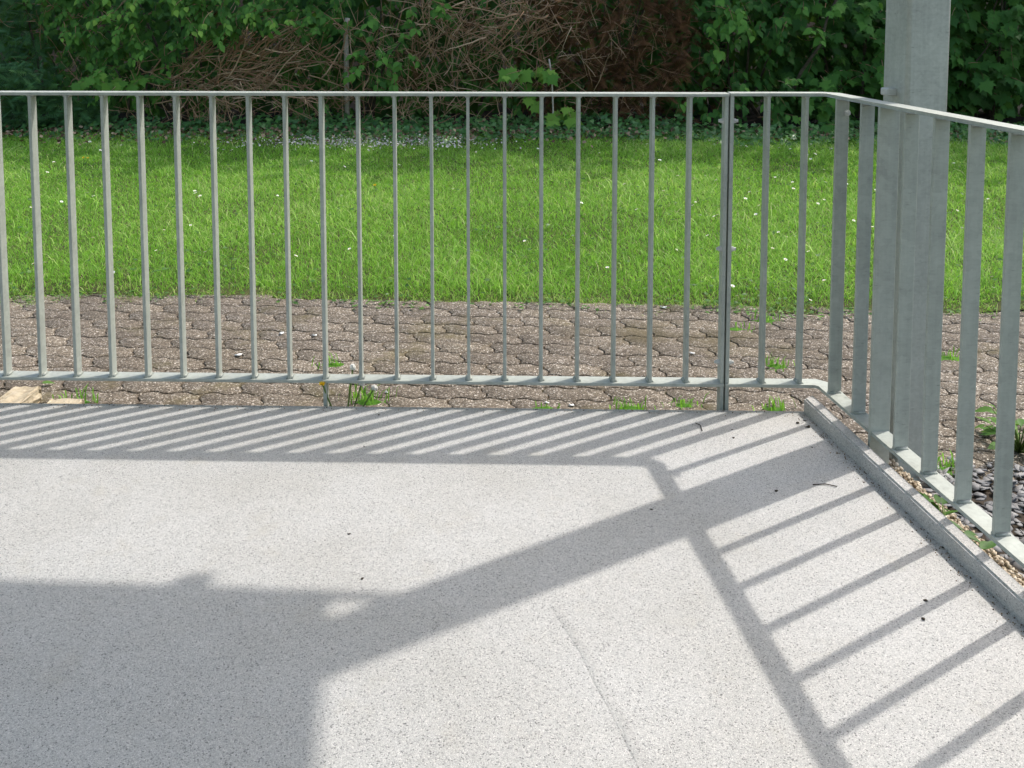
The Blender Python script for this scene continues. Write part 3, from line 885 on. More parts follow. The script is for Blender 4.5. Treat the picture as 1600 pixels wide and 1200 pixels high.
brush('dead_conifer_twigs', 'bare twiggy dead branches poking from the rusty brown conifer', 'branches', (X(970, 10.5), 10.5, GZ),
    [(960, 90, 60, 55, 10.3, 10.7, 150, 0.1, 0.4, 80, 60, 0.4), (1000, 120, 40, 50, 10.35, 10.7, 90, 0.1, 0.35, 100, 60, 0.35), (880, 60, 60, 45, 10.3, 10.6, 150, 0.15, 0.5, 70, 55, 0.6)], 60)
needle_sprays('yew_bush', 'feathery dark green conifer bush at the far end from the column', 'conifer', (X(30, 10.4), 10.8, GZ),
    [(X(-70, 10.3), X(85, 10.3), 10.0, 10.5, Zr(205, 10.2), Zr(95, 10.3), 700), (X(-80, 10.5), X(60, 10.5), 10.3, 10.9, Zr(100, 10.5), Zr(-60, 10.5), 420), (X(60, 10.3), X(170, 10.3), 10.2, 10.6, Zr(200, 10.3), Zr(150, 10.3), 220)], 'yew', 0.5, 0.17, 4, -0.05)

# pale stake and thin pale sapling stem
for nm, lab, pxs, r in (('wooden_stake', 'pale weathered stake upright among the dark leaves of the leafy shrub', [(541, 72), (540, 50), (543, 28)], 0.028),
                        ('dry_stem', 'thin pale upright dry stem rising past the maple sapling', [(865, 204), (864, 165), (862, 120), (858, 92)], 0.009)):
    YS = 10.62 if nm == 'wooden_stake' else 10.22
    pts = [depth_pt(px, py, YS) for px, py in pxs]
    pts.insert(0, Vector((pts[0].x, YS, GZ)) if nm == 'wooden_stake' else pts[0] + Vector((0, 0, -0.03)))
    v, t = tube(pts, [r] * len(pts), 8)
    b0 = np.array(pts[0])
    tag(link(nm, mesh_np(nm, v - b0, t, np.full(len(v), 0.9)), M['stake'], None, loc=pts[0]), lab, 'stake' if nm == 'wooden_stake' else 'stem')

# ivy ground cover, leaf litter and fallen blossom at the foot of the hedge
def scatter(name, label, cat, tv, tt, mat, n, fn, parent=None):
    ms, var = [], []
    for _ in range(n):
        r_ = fn()
        if r_ is None: continue
        ms.append(np.array(r_[0])); var.append(r_[1])
    a = Acc(); a.inst(tv, tt, np.array(ms), np.array(var))
    return tag(link(name, a.mesh(name), M[mat], parent), label, cat, kind='stuff')
def ivy_fn():
    x = random.uniform(-7, 7.5); f = random.random()
    y = 10.55 - 0.95 * random.random() ** 1.2 + 0.1 * math.sin(x * 2) - (0.25 if x > 2 else 0)
    if x < -2.2 and y < 10.15 and random.random() < 0.7: return None
    z = float(lawn_z(x, y)) + 0.02 + 0.16 * random.random() * min(1, (y - 9.6))
    tip = Vector((random.gauss(0, 0.7), -0.6, -0.25 + random.gauss(0, 0.3)))
    return frame((x, y, z), tip, Vector((0, -0.35, 1)) + rv(0.3), random.uniform(0.04, 0.085)), np.clip(random.gauss(0.5, 0.2), 0, 1)
scatter('ivy', 'low ivy ground cover along the foot of the hedge', 'ivy', IV, IT, 'ivy', 7500, ivy_fn)
FV = np.array([(0, 0, 0), (0.5, 0.5, 0.12), (0, 1, 0.04), (-0.5, 0.5, 0.12)], float); FT = np.array([(0, 1, 2), (0, 2, 3)])
def litter_fn():
    x = random.uniform(-5.6, 5.2); y = random.gauss(9.95, 0.32)
    if y > 10.9 or y < 9.0: return None
    if x > 1.4 and random.random() < 0.6: return None
    return frame((x, y, float(lawn_z(x, y)) + random.uniform(0.03, 0.07)), rv(1) * 1.0 + Vector((0, 0, 0)), Vector((0, -0.2, 1)) + rv(0.35), random.uniform(0.02, 0.05)), random.random()
scatter('leaf_litter', 'dry brown leaf litter strewn along the back of the lawn', 'leaf litter', FV, FT, 'litter', 2600, litter_fn)
def petal_fn():
    x = random.choice((random.gauss(X(480, 9.7), 0.45), random.gauss(X(550, 9.6), 0.35), random.gauss(X(690, 9.5), 0.3), random.gauss(X(590, 9.6), 0.5)))
    y = random.gauss(9.4, 0.2) + 0.05 * math.sin(x * 5)
    if y > 10.2: return None
    return frame((x, y, float(lawn_z(x, y)) + random.uniform(0.015, 0.045)), rv(1), Vector((0, -0.3, 1)) + rv(0.25), random.uniform(0.012, 0.026)), random.random()
scatter('fallen_petals', 'white fallen blossom petals in a drift at the back of the lawn', 'petals', FV, FT, 'petal', 1250, petal_fn)

# ------------------------------------------------------------ trees behind that shade the back of the lawn
def tree(x, y, h, rad, label, seed):
    rs_ = random.Random(seed)
    root = empty('tree', (x, y, GZ), label, 'tree', None)
    pts = [Vector((x + 0.12 * math.sin(u * 4 + seed), y + 0.1 * math.sin(u * 3), GZ + u * h * 0.8)) for u in np.linspace(0, 1, 9)]
    v, t = tube(pts, np.linspace(0.17, 0.04, 9), 9)
    link('trunk', mesh_np('trunk', v - np.array(root.location), t, smooth=True), M['bark'], root)
    for i in range(7):
        p0 = pts[3 + i % 5]; an = rs_.uniform(0, 6.28)
        p1 = p0 + Vector((math.cos(an) * rad * 0.5, math.sin(an) * rad * 0.5, rad * 0.35)); p2 = p0 + Vector((math.cos(an) * rad * 0.9, math.sin(an) * rad * 0.9, rad * 0.5))
        v, t = tube([p0, p1, p2], [0.06, 0.04, 0.015], 6)
        link('limb', mesh_np('limb', v - np.array(root.location), t, smooth=True), M['bark'], root)
    a = Acc(); ms = []
    cz = h * 0.66
    for c in range(46):
        u = Vector((rs_.gauss(0, 1), rs_.gauss(0, 1), rs_.gauss(0, 1))).normalized() * rs_.random() ** 0.4
        cp = Vector((x + u.x * rad, y + u.y * rad, GZ + cz + u.z * h * 0.36))
        for q in range(46):
            p = cp + Vector((rs_.gauss(0, 0.36), rs_.gauss(0, 0.36), rs_.gauss(0, 0.26)))
            ms.append(np.array(frame(p, rv(1), Vector((0, 0, 1)) + rv(0.5), rs_.uniform(0.16, 0.27))))
    a.inst(MV, MT, np.array(ms), np.clip(rng.normal(0.45, 0.2, len(ms)), 0, 1))
    tag(link('crown', a.mesh('crown', root.location), M['leaf'], root), kind='stuff')
for i, (x, y, h, rad, wd) in enumerate([(-4.2, 12.9, 9.0, 2.3, 'behind the feathery yew bush'), (-0.6, 12.7, 9.0, 2.3, 'behind the bramble tangle'), (2.9, 12.6, 9.6, 2.4, 'behind the hazel bush'), (6.2, 12.8, 9.4, 2.4, 'behind the shaded maple branches'), (9.8, 12.6, 9.6, 2.5, 'past the end of the shaded maple branches'), (13.2, 12.8, 9.4, 2.4, 'last of the row, far past the column side')]):
    tree(x, y, h, rad, 'tall broadleaf tree ' + wd, 20 + i)

# ------------------------------------------------------------ grass
NB = 500000
yy = 4.2 + (10.6 - 4.2) * rng.random(NB) ** 1.25
half = 0.565 * yy + 1.3
xx = (rng.random(NB) * 2 - 1) * half
edge = np.array([lawn_edge(q) for q in np.linspace(-9, 9, 721)])
le = np.interp(xx, np.linspace(-9, 9, 721), edge)
rag = 0.06 * np.sin(xx * 13) * np.sin(xx * 4.3 + 1) + 0.035 * np.sin(xx * 37 + 2 * np.sin(xx * 5)) - 0.05 * np.sin(xx * 2.2 + 0.5)
keep = (yy > le - 0.03 + rag + rng.normal(0, 0.035, NB)) & ((yy < 9.75) | (rng.random(NB) < np.clip((10.45 - yy) / 0.9, 0, 1)))
# thin where the blossom drift lies
drift = np.exp(-((yy - 9.45) / 0.22) ** 2) * ((xx > -3.2) & (xx < -0.3))
keep &= rng.random(NB) > 0.62 * drift
xx, yy = xx[keep], yy[keep]; n = len(xx)
def patch(x, y, f, s):
    return np.sin(x * f + s + 1.3 * np.sin(y * f * 0.7 + s)) * np.sin(y * f * 0.9 - s + 1.1 * np.sin(x * f * 0.8))
pt1 = patch(xx, yy, 2.1, 0.3) * 0.5 + patch(xx, yy, 5.3, 2.0) * 0.3 + patch(xx, yy, 11.0, 4.0) * 0.2
hgt = (0.028 + 0.015 * pt1 + rng.normal(0, 0.010, n)).clip(0.012, 0.10)
long_ = rng.random(n) < 0.025 + 0.05 * (patch(xx, yy, 3.7, 1.1) > 0.45)
hgt[long_] *= 1.9
d_edge = (yy - np.interp(xx, np.linspace(-9, 9, 721), edge))
hgt *= np.clip(0.55 + d_edge * 2.2, 0.55, 1.0)
wid = 0.00135 * (1 + 0.5 * long_) * (0.7 + 0.6 * rng.random(n)) * (yy / 4.3) ** 0.9
an = rng.random(n) * 2 * np.pi
lean = hgt * np.abs(rng.normal(0.95, 0.5, n)).clip(0.1, 2.2)
fa = an + rng.normal(0, 0.8, n)
zz = lawn_z(xx, yy) - 0.004
ux, uy = np.cos(an + np.pi / 2), np.sin(an + np.pi / 2)
lx, ly = np.cos(fa), np.sin(fa)
def vert(side, wmul, hm, lm):
    return np.stack([xx + ux * wid * wmul * side + lx * lean * lm, yy + uy * wid * wmul * side + ly * lean * lm, zz + hgt * hm], 1)
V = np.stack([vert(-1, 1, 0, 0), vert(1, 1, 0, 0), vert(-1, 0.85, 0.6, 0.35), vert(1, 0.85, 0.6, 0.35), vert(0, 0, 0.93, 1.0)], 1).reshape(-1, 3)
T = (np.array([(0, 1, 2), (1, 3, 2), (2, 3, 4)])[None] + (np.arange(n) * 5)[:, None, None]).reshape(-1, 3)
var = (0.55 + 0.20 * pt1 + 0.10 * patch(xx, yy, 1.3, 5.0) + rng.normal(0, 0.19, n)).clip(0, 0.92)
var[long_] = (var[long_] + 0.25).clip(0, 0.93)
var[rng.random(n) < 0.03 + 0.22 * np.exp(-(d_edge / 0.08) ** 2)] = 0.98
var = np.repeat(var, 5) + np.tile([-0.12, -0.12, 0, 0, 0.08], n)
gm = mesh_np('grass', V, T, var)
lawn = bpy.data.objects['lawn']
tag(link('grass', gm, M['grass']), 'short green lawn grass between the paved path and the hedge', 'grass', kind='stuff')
print('grass blades', n)
def clover_fn():
    y = 4.3 + 5.6 * random.random() ** 1.6; x = random.uniform(-1, 1) * (0.57 * y + 0.3)
    if y < lawn_edge(x) - 0.02: return None
    if math.sin(x * 3.3 + 1) * math.sin(y * 2.7) < 0.1 and random.random() < 0.8: return None
    return frame((x, y, float(lawn_z(x, y)) + random.uniform(0.015, 0.05)), Vector((random.gauss(0, 1), random.gauss(0, 1), 0.2)), Vector((0, -0.1, 1)) + rv(0.3), random.uniform(0.014, 0.034)), np.clip(random.gauss(0.55, 0.2), 0, 1)
def edge_fn():
    x = random.uniform(-3.2, 3.4); y = lawn_edge(x) - 0.02 + random.gauss(0, 0.045)
    if math.sin(x * 5.3 + 2 * math.sin(x * 1.7)) < 0.0 and random.random() < 0.85: return None
    return frame((x, y, GZ + random.uniform(0.003, 0.02)), Vector((random.gauss(0, 1), random.gauss(-0.3, 0.8), 0.1)), Vector((0, -0.1, 1)) + rv(0.25), random.uniform(0.010, 0.030)), np.clip(random.gauss(0.65, 0.25), 0, 1)
scatter('edge_weeds', 'creeping small-leaved weeds along the ragged lawn edge', 'weeds', OV, OT, 'weed', 1100, edge_fn)
scatter('lawn_weeds', 'small clover and plantain leaves mixed into the lawn', 'weeds', OV, OT, 'weed', 3600, clover_fn)

# ------------------------------------------------------------ flowers in the lawn
def daisy_mesh():
    a = Acc()
    for i in range(12):
        t = 2 * math.pi * i / 12; c, s = math.cos(t), math.sin(t)
        v = np.array([(c * 0.004 - s * 0.001, s * 0.004 + c * 0.001, 0.05), (c * 0.004 + s * 0.001, s * 0.004 - c * 0.001, 0.05), (c * 0.012 + s * 0.0026, s * 0.012 - c * 0.0026, 0.053), (c * 0.0155, s * 0.0155, 0.052), (c * 0.012 - s * 0.0026, s * 0.012 + c * 0.0026, 0.053)])
        a.add(v, [(0, 1, 2), (0, 2, 4), (4, 2, 3)])
    me = a.mesh('daisy'); me.materials.append(M['white']); me.materials.append(M['yellow']); me.materials.append(M['stem'])
    bm = bmesh.new(); bm.from_mesh(me)
    n0 = len(bm.faces)
    bmesh.ops.create_icosphere(bm, subdivisions=1, radius=0.0048, matrix=Matrix.Translation((0, 0, 0.0515)) @ Matrix.Diagonal((1, 1, 0.6, 1)))
    bm.faces.ensure_lookup_table()
    for f in bm.faces[n0:]: f.material_index = 1
    n1 = len(bm.faces)
    bmesh.ops.create_cone(bm, cap_ends=False, segments=5, radius1=0.0012, radius2=0.001, depth=0.05, matrix=Matrix.Translation((0, 0, 0.025)))
    bm.faces.ensure_lookup_table()
    for f in bm.faces[n1:]: f.material_index = 2
    bm.to_mesh(me); bm.free(); return me
dz = daisy_mesh()
dpos = [(65, 400), (60, 412), (138, 305), (150, 308), (93, 315), (67, 413), (252, 362), (305, 302), (310, 305), (315, 311), (430, 310), (365, 237), (300, 353), (147, 376), (155, 236), (140, 222), (190, 230), (430, 368), (720, 268), (535, 266), (664, 250), (620, 262), (560, 246), (800, 262), (850, 300), (905, 320), (980, 290), (940, 240), (1100, 275), (1122, 283), (1175, 300), (1182, 303), (1204, 287), (1212, 279), (1234, 262), (1243, 306), (1238, 297), (1268, 250), (1270, 243), (1285, 268), (1287, 286), (1296, 233), (1301, 236), (1162, 229), (1210, 233), (1221, 233), (1146, 233), (1268, 229), (1184, 339), (1125, 339), (1188, 325), (1268, 318), (1275, 320), (1286, 317), (1244, 456), (1291, 437), (1260, 460), (1205, 390), (1140, 442), (1155, 455), (1300, 445), (1520, 432), (1554, 440), (1549, 450), (1492, 260), (1500, 265), (1490, 330), (1530, 458), (1470, 360), (1365, 357), (1090, 340), (1085, 320), (1066, 236), (1030, 250), (1040, 300), (1000, 330), (1050, 390)]
for _ in range(60):
    if random.random() < 0.6: dpos.append((random.uniform(1080, 1590), 228 + 180 * random.random() ** 1.5))
    else: dpos.append((random.uniform(0, 1080), 228 + 200 * random.random() ** 1.6))
def daisy_label(x, y):
    if y > 8.2: return 'small white daisy in the shaded lawn near the hedge', 'daisies near the hedge'
    if x > 1.6: return 'small white daisy in the lawn on the column side', 'daisies on the column side'
    return 'small white daisy in the open lawn beyond the long railing panel', 'daisies in the open lawn'
for px, py in dpos:
    p = ground_pt(px, py, GZ + 0.075)
    if p.y > 9.9 or p.y < lawn_edge(p.x) + 0.03: continue
    z = float(lawn_z(p.x, p.y)) + random.uniform(-0.004, 0.014)
    lb, gr = daisy_label(p.x, p.y)
    s = random.uniform(0.5, 0.8) * (1.0 + 0.12 * max(0, p.y - 5))
    o = link('daisy', dz, None, None, mw=Matrix.LocRotScale(Vector((p.x, p.y, z)), Euler((random.uniform(0.1, 0.5), random.uniform(-0.3, 0.3), random.uniform(0, 6))), Vector((s, s, 1.0))))
    tag(o, lb, 'daisy', gr)

def dandelion(base, hgts, label, leaves=7, seed=1, leaf_len=0.09, heads=('yellow',)):
    rs_ = random.Random(seed)
    root = empty('dandelion', base, label, 'flower')
    b = Vector(base)
    me = mesh_np('leaf', OV * np.array((0.55, 1, 1)), OT, np.full(len(OV), 0.6))
    for i in range(leaves):
        an = 6.28 * i / leaves + rs_.uniform(-0.4, 0.4)
        link('leaf', me, M['weed'], root, mw=frame(b + Vector((0, 0, 0.008)), (math.cos(an), math.sin(an), rs_.uniform(0.1, 0.7)), (0, 0, 1), leaf_len * rs_.uniform(0.7, 1.2)))
    for hd, (dx, dy, h) in zip(heads, hgts):
        pts = [b + Vector((dx * u, dy * u, h * u - 0.01 * math.sin(u * 3))) for u in np.linspace(0, 1, 5)]
        v, t = tube(pts, [0.0026] * 5, 6)
        st = link('flower_stalk', mesh_np('flower_stalk', v - np.array(base), t, smooth=True), M['stem'], root)
        bm = bmesh.new()
        if hd == 'yellow':
            for k in range(34):
                t_ = 2.4 * k; rr = 0.002 + 0.010 * (k / 34) ** 0.7; c, s = math.cos(t_), math.sin(t_)
                q = [(c * 0.002 - s * .002, s * 0.002 + c * .002, 0), (c * 0.002 + s * .002, s * 0.002 - c * .002, 0), (c * rr + s * .002, s * rr - c * .002, 0.011 - 0.3 * rr), (c * rr - s * .002, s * rr + c * .002, 0.011 - 0.3 * rr)]
                bm.faces.new([bm.verts.new(x_) for x_ in q])
            mat = M['yellow']
        else:
            bmesh.ops.create_icosphere(bm, subdivisions=2, radius=0.011)
            for vv in bm.verts: vv.co *= rs_.uniform(0.7, 1.15)
            mat = M['fluff']
        hm = bpy.data.meshes.new('flower_head'); bm.to_mesh(hm); bm.free()
        link('flower_head', hm, mat, root, mw=Matrix.LocRotScale(pts[-1], Euler((0.5 if hd == 'yellow' else 0, 0, 0)), None))
p = ground_pt(131, 254, GZ + 0.06); dandelion((p.x, p.y, float(lawn_z(p.x, p.y))), [(0, 0, 0.07), (0.035, 0.01, 0.065)], 'yellow dandelion pair blooming in the lawn near the feathery yew bush', 4, 3, 0.07, ('yellow', 'yellow'))
p = ground_pt(586, 300, GZ + 0.05); dandelion((p.x, p.y, float(lawn_z(p.x, p.y))), [(0, 0, 0.05)], 'single small yellow dandelion in the middle of the lawn', 3, 4, 0.05)
fh = depth_pt(504, 600, 2.945)
dandelion((-0.555, 3.0, GZ), [(fh.x + 0.555, fh.y - 3.0, fh.z - GZ), (0.06, 0.0, 0.17), (0.10, 0.01, 0.15), (0.03, 0.01, 0.22)], 'dandelion with long stalks growing at the foot of a railing post', 8, 5, 0.10, ('yellow', 'fluff', 'fluff', 'fluff'))

# ------------------------------------------------------------ weeds and tufts on the paving
def tuft(base, n, h, label, seed, spread=0.035, var0=0.6, mat='grass'):
    rs_ = np.random.default_rng(seed)
    a = Acc()
    for i in range(n):
        an = rs_.random() * 6.28; L = h * rs_.uniform(0.5, 1.2); ln = rs_.uniform(0.2, 0.9) * L
        x0, y0 = rs_.normal(0, spread), rs_.normal(0, spread * 0.6)
        w_ = 0.0022; c, s = math.cos(an), math.sin(an)
        v = np.array([(x0 - s * w_, y0 + c * w_, -0.004), (x0 + s * w_, y0 - c * w_, -0.004), (x0 - s * w_ + c * ln * .4, y0 + c * w_ + s * ln * .4, L * 0.65), (x0 + s * w_ + c * ln * .4, y0 - c * w_ + s * ln * .4, L * 0.65), (x0 + c * ln, y0 + s * ln, L * 0.85)])
        a.add(v, [(0, 1, 2), (1, 3, 2), (2, 3, 4)], float(np.clip(rs_.normal(var0, 0.15), 0, 0.95)))
    k = 9; r_ = spread * 2.6
    cv = np.array([(0, 0, 0.004)] + [(math.cos(6.28 * q / k) * r_ * rs_.uniform(0.7, 1.1), math.sin(6.28 * q / k) * r_ * 0.6 * rs_.uniform(0.7, 1.1), -0.004) for q in range(k)])
    a.add(cv, [(0, 1 + q, 1 + (q + 1) % k) for q in range(k)], 0.15)
    return tag(link('grass_tuft', a.mesh('grass_tuft'), M[mat], None, loc=base), label, 'weed')
for i, (px, py, n, h, lab) in enumerate([
    (118, 628, 40, 0.05, 'small grass tuft beside the sandstone blocks at the terrace edge'),
    (575, 628, 70, 0.07, 'grass tuft among the dandelion stalks at the terrace edge'),
    (520, 570, 30, 0.045, 'thin grass tuft in a paver joint behind the dandelion'),
    (1212, 572, 45, 0.05, 'spiky grass tuft in a joint between bolted double post and corner bar'),
    (1196, 500, 40, 0.05, 'yellowish grass tuft where the lawn spills over near the double post'),
    (1148, 515, 20, 0.035, 'tiny grass tuft in a paver joint just past the double post'),
    (1210, 640, 40, 0.055, 'small grass tuft at the terrace edge next to the kerb end'),
    (1070, 634, 30, 0.04, 'wispy grass tuft at the terrace edge beside the double post foot'),
    (985, 640, 60, 0.04, 'low spreading weed at the terrace edge before the double post'),
    (850, 640, 24, 0.03, 'faint weed in the joint along the middle of the terrace edge'),
    (1480, 560, 30, 0.045, 'grass tuft on the paving beyond the column'),
    (1470, 735, 50, 0.07, 'dry grass tuft beside the slate chippings'),
]):
    p = ground_pt(px, py, GZ)
    if p.y < front_edge(p.x) + 0.02 and p.x < 1.0: p.y = front_edge(p.x) + 0.05
    tuft((p.x, p.y, GZ), int(n * 0.7), h * 0.9, lab, 50 + i, 0.035, 0.38)

def leafy_weed(name, base, n, size, label, spread, hmax, seed, along=0.0, narrow=0.7, var0=0.6):
    rs_ = random.Random(seed)
    root = empty(name, base, label, 'plant')
    me = mesh_np('leaf', OV * np.array((narrow, 1, 1)), OT, np.full(len(OV), var0), smooth=True)
    b = Vector(base)
    for i in range(n):
        an = rs_.uniform(0, 6.28); hh = rs_.uniform(0.1, 1) * hmax; r_ = rs_.uniform(0.1, 1) * spread
        q = b + Vector((math.cos(an) * r_, math.sin(an) * r_, hh)) + Vector((rd.x, rd.y, 0)) * rs_.uniform(-1, 1) * along
        v, t = tube([b, b.lerp(q, 0.5) + Vector((0, 0, 0.01)), q], [0.0025, 0.002, 0.0015], 5)
        lf = link('leaf', me, M['weed'], root, mw=frame(q, (math.cos(an), math.sin(an), rs_.uniform(-0.4, 0.3)), Vector((0, -0.2, 1)) + Vector((rs_.gauss(0, .2), rs_.gauss(0, .2), 0)), size * rs_.uniform(0.7, 1.25)))
        link('stalk', mesh_np('stalk', v - np.array(base), t), M['stem'], root)
    return root
leafy_weed('leafy_weed', (1.60, 2.86, GZ), 46, 0.055, 'bright leafy green weed growing behind the side bars beyond the slate', 0.12, 0.13, 3, narrow=0.8, var0=0.75)
leafy_weed('leafy_weed', (1.86, 2.72, GZ), 34, 0.05, 'second leafy weed at the edge of the slate chippings, past the bright one', 0.12, 0.10, 4, narrow=0.8, var0=0.7)
leafy_weed('creeping_plant', (1.085, 2.26, -0.055), 22, 0.055, 'dark broad-leaved plant squeezed between kerb and side railing', 0.025, 0.075, 6, 0.17, narrow=0.62, var0=0.25)
leafy_weed('creeping_plant', (1.165, 1.88, -0.055), 6, 0.07, 'second broad-leaved plant between kerb and railing, nearer the house', 0.02, 0.05, 9, 0.06, narrow=0.7, var0=0.4)
leafy_weed('dock_weed', (1.50, 2.30, GZ), 16, 0.07, 'round-leaved weed on the slate just outside the side railing', 0.10, 0.09, 11, narrow=0.9, var0=0.7)

# ------------------------------------------------------------ buff gravel under the side rail, slate bed
PV = np.array([(0, 0, 1), (1, 0, 0), (0.3, 0.9, 0.1), (-0.8, 0.55, 0), (-0.75, -0.6, 0.1), (0.35, -0.9, 0), (0, 0, -1)], float) * 0.5
PT = np.array([(0, 1, 2), (0, 2, 3), (0, 3, 4), (0, 4, 5), (0, 5, 1), (6, 2, 1), (6, 3, 2), (6, 4, 3), (6, 5, 4), (6, 1, 5)])
bed_s = [kerb_in(0.24, KW + 0.004), kerb_in(0.26, 0.165), kerb_in(4.0, 0.175), kerb_in(4.0, KW + 0.004)]
tag(link('gravel_bed', mesh_bm('gravel_bed', prism_bm(bed_s, -0.2, -0.055)), M['sandstone']), kind='structure')
def grav_fn():
    t = random.uniform(0.24, 2.2); x, y = kerb_in(t, random.uniform(KW + 0.01, 0.165))
    m = frame((x, y, -0.050), rv(1), rv(0.4) + Vector((0, 0, 1)), random.uniform(0.005, 0.015))
    return m, random.random()
scatter('buff_gravel', 'buff gravel filling the gap between kerb and side railing', 'gravel', PV, PT, 'gravel', 4200, grav_fn)
sl_poly = [kerb_in(0.36, 0.203), (1.62, 2.66), (2.6, 2.55), (2.6, 0.6), kerb_in(2.2, 0.205)]
slate_bed = tag(link('slate_bed', mesh_bm('slate_bed', prism_bm(sl_poly, -0.21, GZ + 0.004)), M['debris']), kind='structure')
def slate_mesh(seed):
    rs_ = random.Random(seed); k = 5
    ol = [(math.cos(6.28 * i / k + rs_.uniform(-.35, .35)) * rs_.uniform(0.3, 0.7), math.sin(6.28 * i / k + rs_.uniform(-.35, .35)) * rs_.uniform(0.25, 0.5)) for i in range(k)]
    V = [(x, y, 0.0) for x, y in ol] + [(x * 0.92 + 0.02, y * 0.9, 0.09) for x, y in ol]
    T = [(i, (i + 1) % k, k + i) for i in range(k)] + [((i + 1) % k, k + (i + 1) % k, k + i) for i in range(k)]
    T += [(k, k + i, k + i + 1) for i in range(1, k - 1)] + [(0, i + 1, i) for i in range(1, k - 1)]
    return np.array(V), np.array(T)
SLT = [slate_mesh(q) for q in range(6)]
SLM = [mesh_np('slate_chip', v, t, np.full(len(v), 0.3 + 0.08 * q)) for q, (v, t) in enumerate(SLT)]
acc = Acc(); cnt = 0
for _ in range(2600):
    x = random.uniform(1.2, 2.1); y = random.uniform(1.7, 2.78)
    if (Vector((x, y)) - KI0).dot(Vector((-KD.y, KD.x))) < 0.2: continue
    if y > 2.73 - 0.1 * (x - 1.6) + random.gauss(0, 0.03): continue
    m = Matrix.LocRotScale(Vector((x, y, GZ + 0.004 + random.uniform(0.0, 0.014))), Euler((random.gauss(0, 0.3), random.gauss(0, 0.3), random.uniform(0, 6))), Vector((1, 1, 0.8)) * random.uniform(0.02, 0.048))
    k = cnt % 6
    big = x < 0.56 * y + 0.2 and cnt < 290
    if big: link('slate_chip', SLM[k], M['slate'], slate_bed, mw=m)
    else: acc.inst(SLT[k][0], SLT[k][1], [np.array(m)], [random.random()])
    cnt += 1
tag(link('slate_chips', acc.mesh('slate_chips'), M['slate'], slate_bed), kind='stuff')

# ------------------------------------------------------------ sandstone pieces at the terrace edge
def stone(name, px0, px1, py0, py1, thick, label, seed):
    z = GZ + thick
    a = ground_pt(px0, py1, z); b = ground_pt(px1, py0, z)
    yn = front_edge(a.x) + 0.012
    yf = max(b.y, yn + 0.05)
    c = Vector(((a.x + b.x) / 2, (yn + yf) / 2, GZ - 0.005))
    bm = box_bm(abs(b.x - a.x), yf - yn, thick, 0.006, 2)
    bmesh.ops.subdivide_edges(bm, edges=list(bm.edges), cuts=2, use_grid_fill=True)
    rs_ = random.Random(seed)
    for v in bm.verts:
        v.co += Vector((rs_.gauss(0, 0.0035), rs_.gauss(0, 0.0035), rs_.gauss(0, 0.0025)))
    tag(link(name, mesh_bm(name, bm), M['sandstone'], None, loc=c), label, 'stone')
stone('sandstone_block', -12, 64, 602, 629, 0.055, 'square buff sandstone block lying against the terrace edge', 1)
stone('sandstone_strip', 72, 131, 621, 629, 0.05, 'narrow buff sandstone sliver next to the square block', 2)
p = ground_pt(74, 599, GZ + 0.01)
lf = mesh_np('fallen_leaf', OV * np.array((0.75, 1, 1)), OT, np.full(len(OV), 0.95), smooth=True)
tag(link('fallen_leaf', lf, M['weed'], None, mw=frame((p.x - 0.02, p.y, GZ + 0.012), (1, 0.2, 0.05), (0, -0.2, 1), 0.045)), 'pale green fallen leaf beside the square sandstone block', 'leaf')

# ------------------------------------------------------------ small litter
def scrap_mesh(seed):
    rs_ = random.Random(seed); k = 8
    V = [(0, 0, 0.18)] + [(math.cos(6.28 * i / k) * rs_.uniform(0.3, 0.6), math.sin(6.28 * i / k) * rs_.uniform(0.25, 0.55), rs_.uniform(0, 0.22)) for i in range(k)] + [(0, 0, 0.0)]
    T = [(0, 1 + i, 1 + (i + 1) % k) for i in range(k)] + [(k + 1, 1 + (i + 1) % k, 1 + i) for i in range(k)]
    return np.array(V), np.array(T)
SCR = [mesh_np('scrap', *scrap_mesh(q)) for q in range(4)]
wm = [mesh_np('white_scrap', *scrap_mesh(10 + q)) for q in range(3)]
for i, (px, py, s, lab) in enumerate([(440, 520, 0.028, 'white blossom scrap on the pavers, one of a close pair'), (492, 523, 0.022, 'white blossom scrap on the pavers, one of a close pair'), (372, 554, 0.034, 'large flat white scrap lying alone on the pavers'), (1082, 551, 0.02, 'small white scrap on the pavers before the double post'), (1037, 480, 0.035, 'pale yellowish scrap at the lawn edge before the double post'), (893, 632, 0.022, 'small white chip at the terrace edge under the long railing'), (855, 628, 0.016, 'tiny white chip at the terrace edge under the long railing'), (605, 612, 0.02, 'white chip near the dandelion stalks')]):
    p = ground_pt(px, py, GZ + 0.006)
    if p.y < front_edge(p.x) + 0.015: p.y = front_edge(p.x) + 0.02
    o = link('white_scrap', wm[i % 3], M['white'], None, mw=Matrix.LocRotScale(Vector((p.x, p.y, GZ + 0.002)), Euler((0, 0, random.uniform(0, 6))), Vector((s * 1.2, s, s))))
    tag(o, lab, 'scrap', 'pair of white scraps' if i < 2 else None)
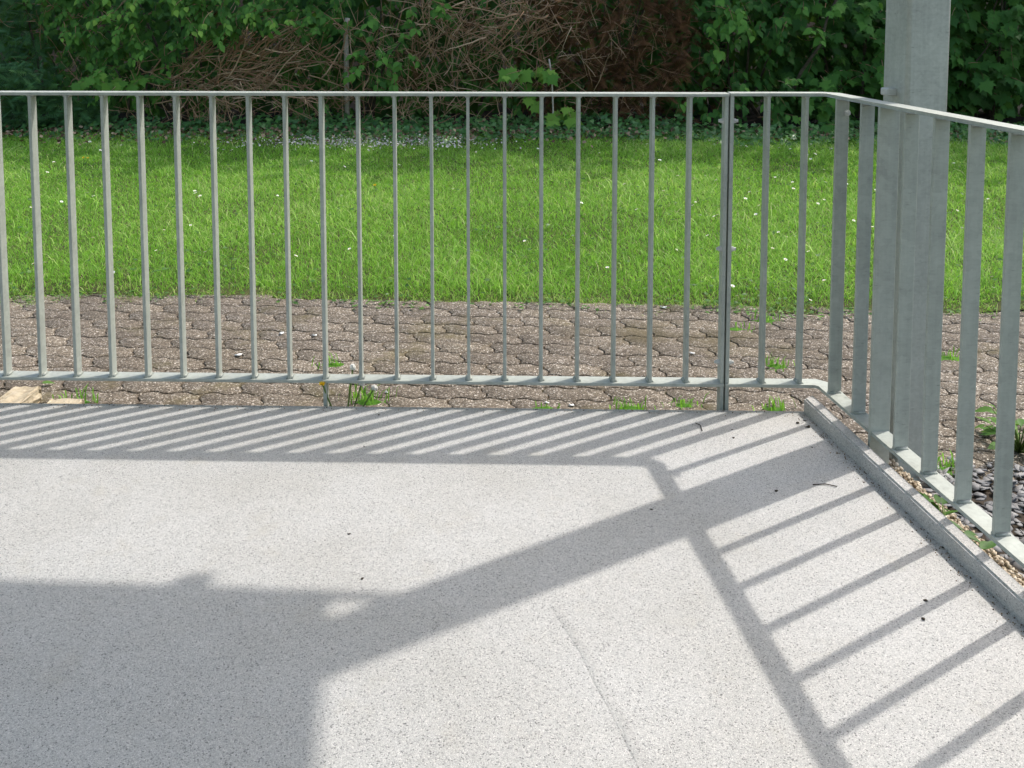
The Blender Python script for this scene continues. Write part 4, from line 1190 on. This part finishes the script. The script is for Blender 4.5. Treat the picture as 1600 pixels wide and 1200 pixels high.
deb = [(1246, 661, 0.020, 'round dark seed case lying by the kerb end'), (1262, 667, 0.024, 'flat dark leaf crumb beside the seed case by the kerb end'), (1257, 657, 0.014, 'small dark crumb behind the seed case by the kerb end'),
       (1146, 684, 0.012, 'dark crumb on the sunlit floor before the kerb end'), (1144, 671, 0.009, 'tiny dark crumb in a bar shadow before the kerb end'), (569, 698, 0.010, 'dark crumb in the striped shadow below the dandelion'), (592, 648, 0.012, 'dark crumb near the terrace edge below the dandelion'),
       (1446, 938, 0.014, 'dark crumb in a bar shadow beside the side kerb'), (1443, 967, 0.014, 'dark crumb on the sunlit floor beside the side kerb'), (1473, 855, 0.013, 'dark flake next to the side kerb'), (1213, 767, 0.016, 'dark flake in the column shadow'), (1018, 796, 0.012, 'dark flake where the column and rail shadows meet'),
       (1269, 699, 0.010, 'dark crumb in the column shadow close to the kerb'), (545, 834, 0.012, 'small dark speck on the open sunlit floor'), (566, 904, 0.012, 'small dark speck just ahead of the balcony shadow')]
for i, (px, py, s, lab) in enumerate(deb):
    p = ground_pt(px, py, 0.001)
    s *= 0.65
    tag(link('debris_flake', SCR[i % 4], M['debris'], None, mw=Matrix.LocRotScale(Vector((p.x, p.y, 0.0005)), Euler((0, 0, random.uniform(0, 6))), Vector((s * 1.3, s, s)))), lab, 'debris')
for pxs, lab in (([(1087, 661), (1094, 664), (1097, 673)], 'tiny bent twig in the striped shadow near the double post'), ([(1270, 757), (1290, 756), (1308, 760)], 'thin curved dry grass stalk in the column shadow')):
    pts = [ground_pt(a, b, 0.003) for a, b in pxs]
    v, t = tube(pts, [0.0015] * 3, 5)
    tag(link('twig', mesh_np('twig', v - np.array(pts[0]), t, np.full(len(v), 0.2)), M['debris'], None, loc=pts[0]), lab, 'twig')

# grit gathered along the kerb and the slab edge, moss in the gap outside it
def grit_fn():
    if random.random() < 0.65:
        t = random.uniform(0.03, 2.0); x, y = kerb_in(t, -abs(random.gauss(0, 0.018)) - 0.002)
    else:
        x = random.uniform(-1.8, 0.9); y = front_edge(x) - 0.006 - abs(random.gauss(0, 0.02))
    return frame((x, y, 0.0006), rv(1), rv(0.3) + Vector((0, 0, 1)), random.uniform(0.0015, 0.0045)), random.random()
scatter('grit', 'dark grit gathered along the kerb and the slab edge', 'grit', PV, PT, 'litter', 900, grit_fn)
def moss_fn():
    x = random.uniform(-2.0, 1.0); y = front_edge(x) + 0.012 + abs(random.gauss(0, 0.045))
    if math.sin(x * 7 + 2 * math.sin(x * 3)) < -0.1 and random.random() < 0.8: return None
    return frame((x, y, GZ + random.uniform(0.002, 0.012)), Vector((random.gauss(0, 1), random.gauss(0, 1), 0.2)), Vector((0, -0.1, 1)) + rv(0.3), random.uniform(0.007, 0.022)), np.clip(random.gauss(0.5, 0.3), 0, 1)
scatter('edge_moss', 'patchy moss and tiny weeds along the foot of the terrace slab', 'moss', OV, OT, 'weed', 900, moss_fn)
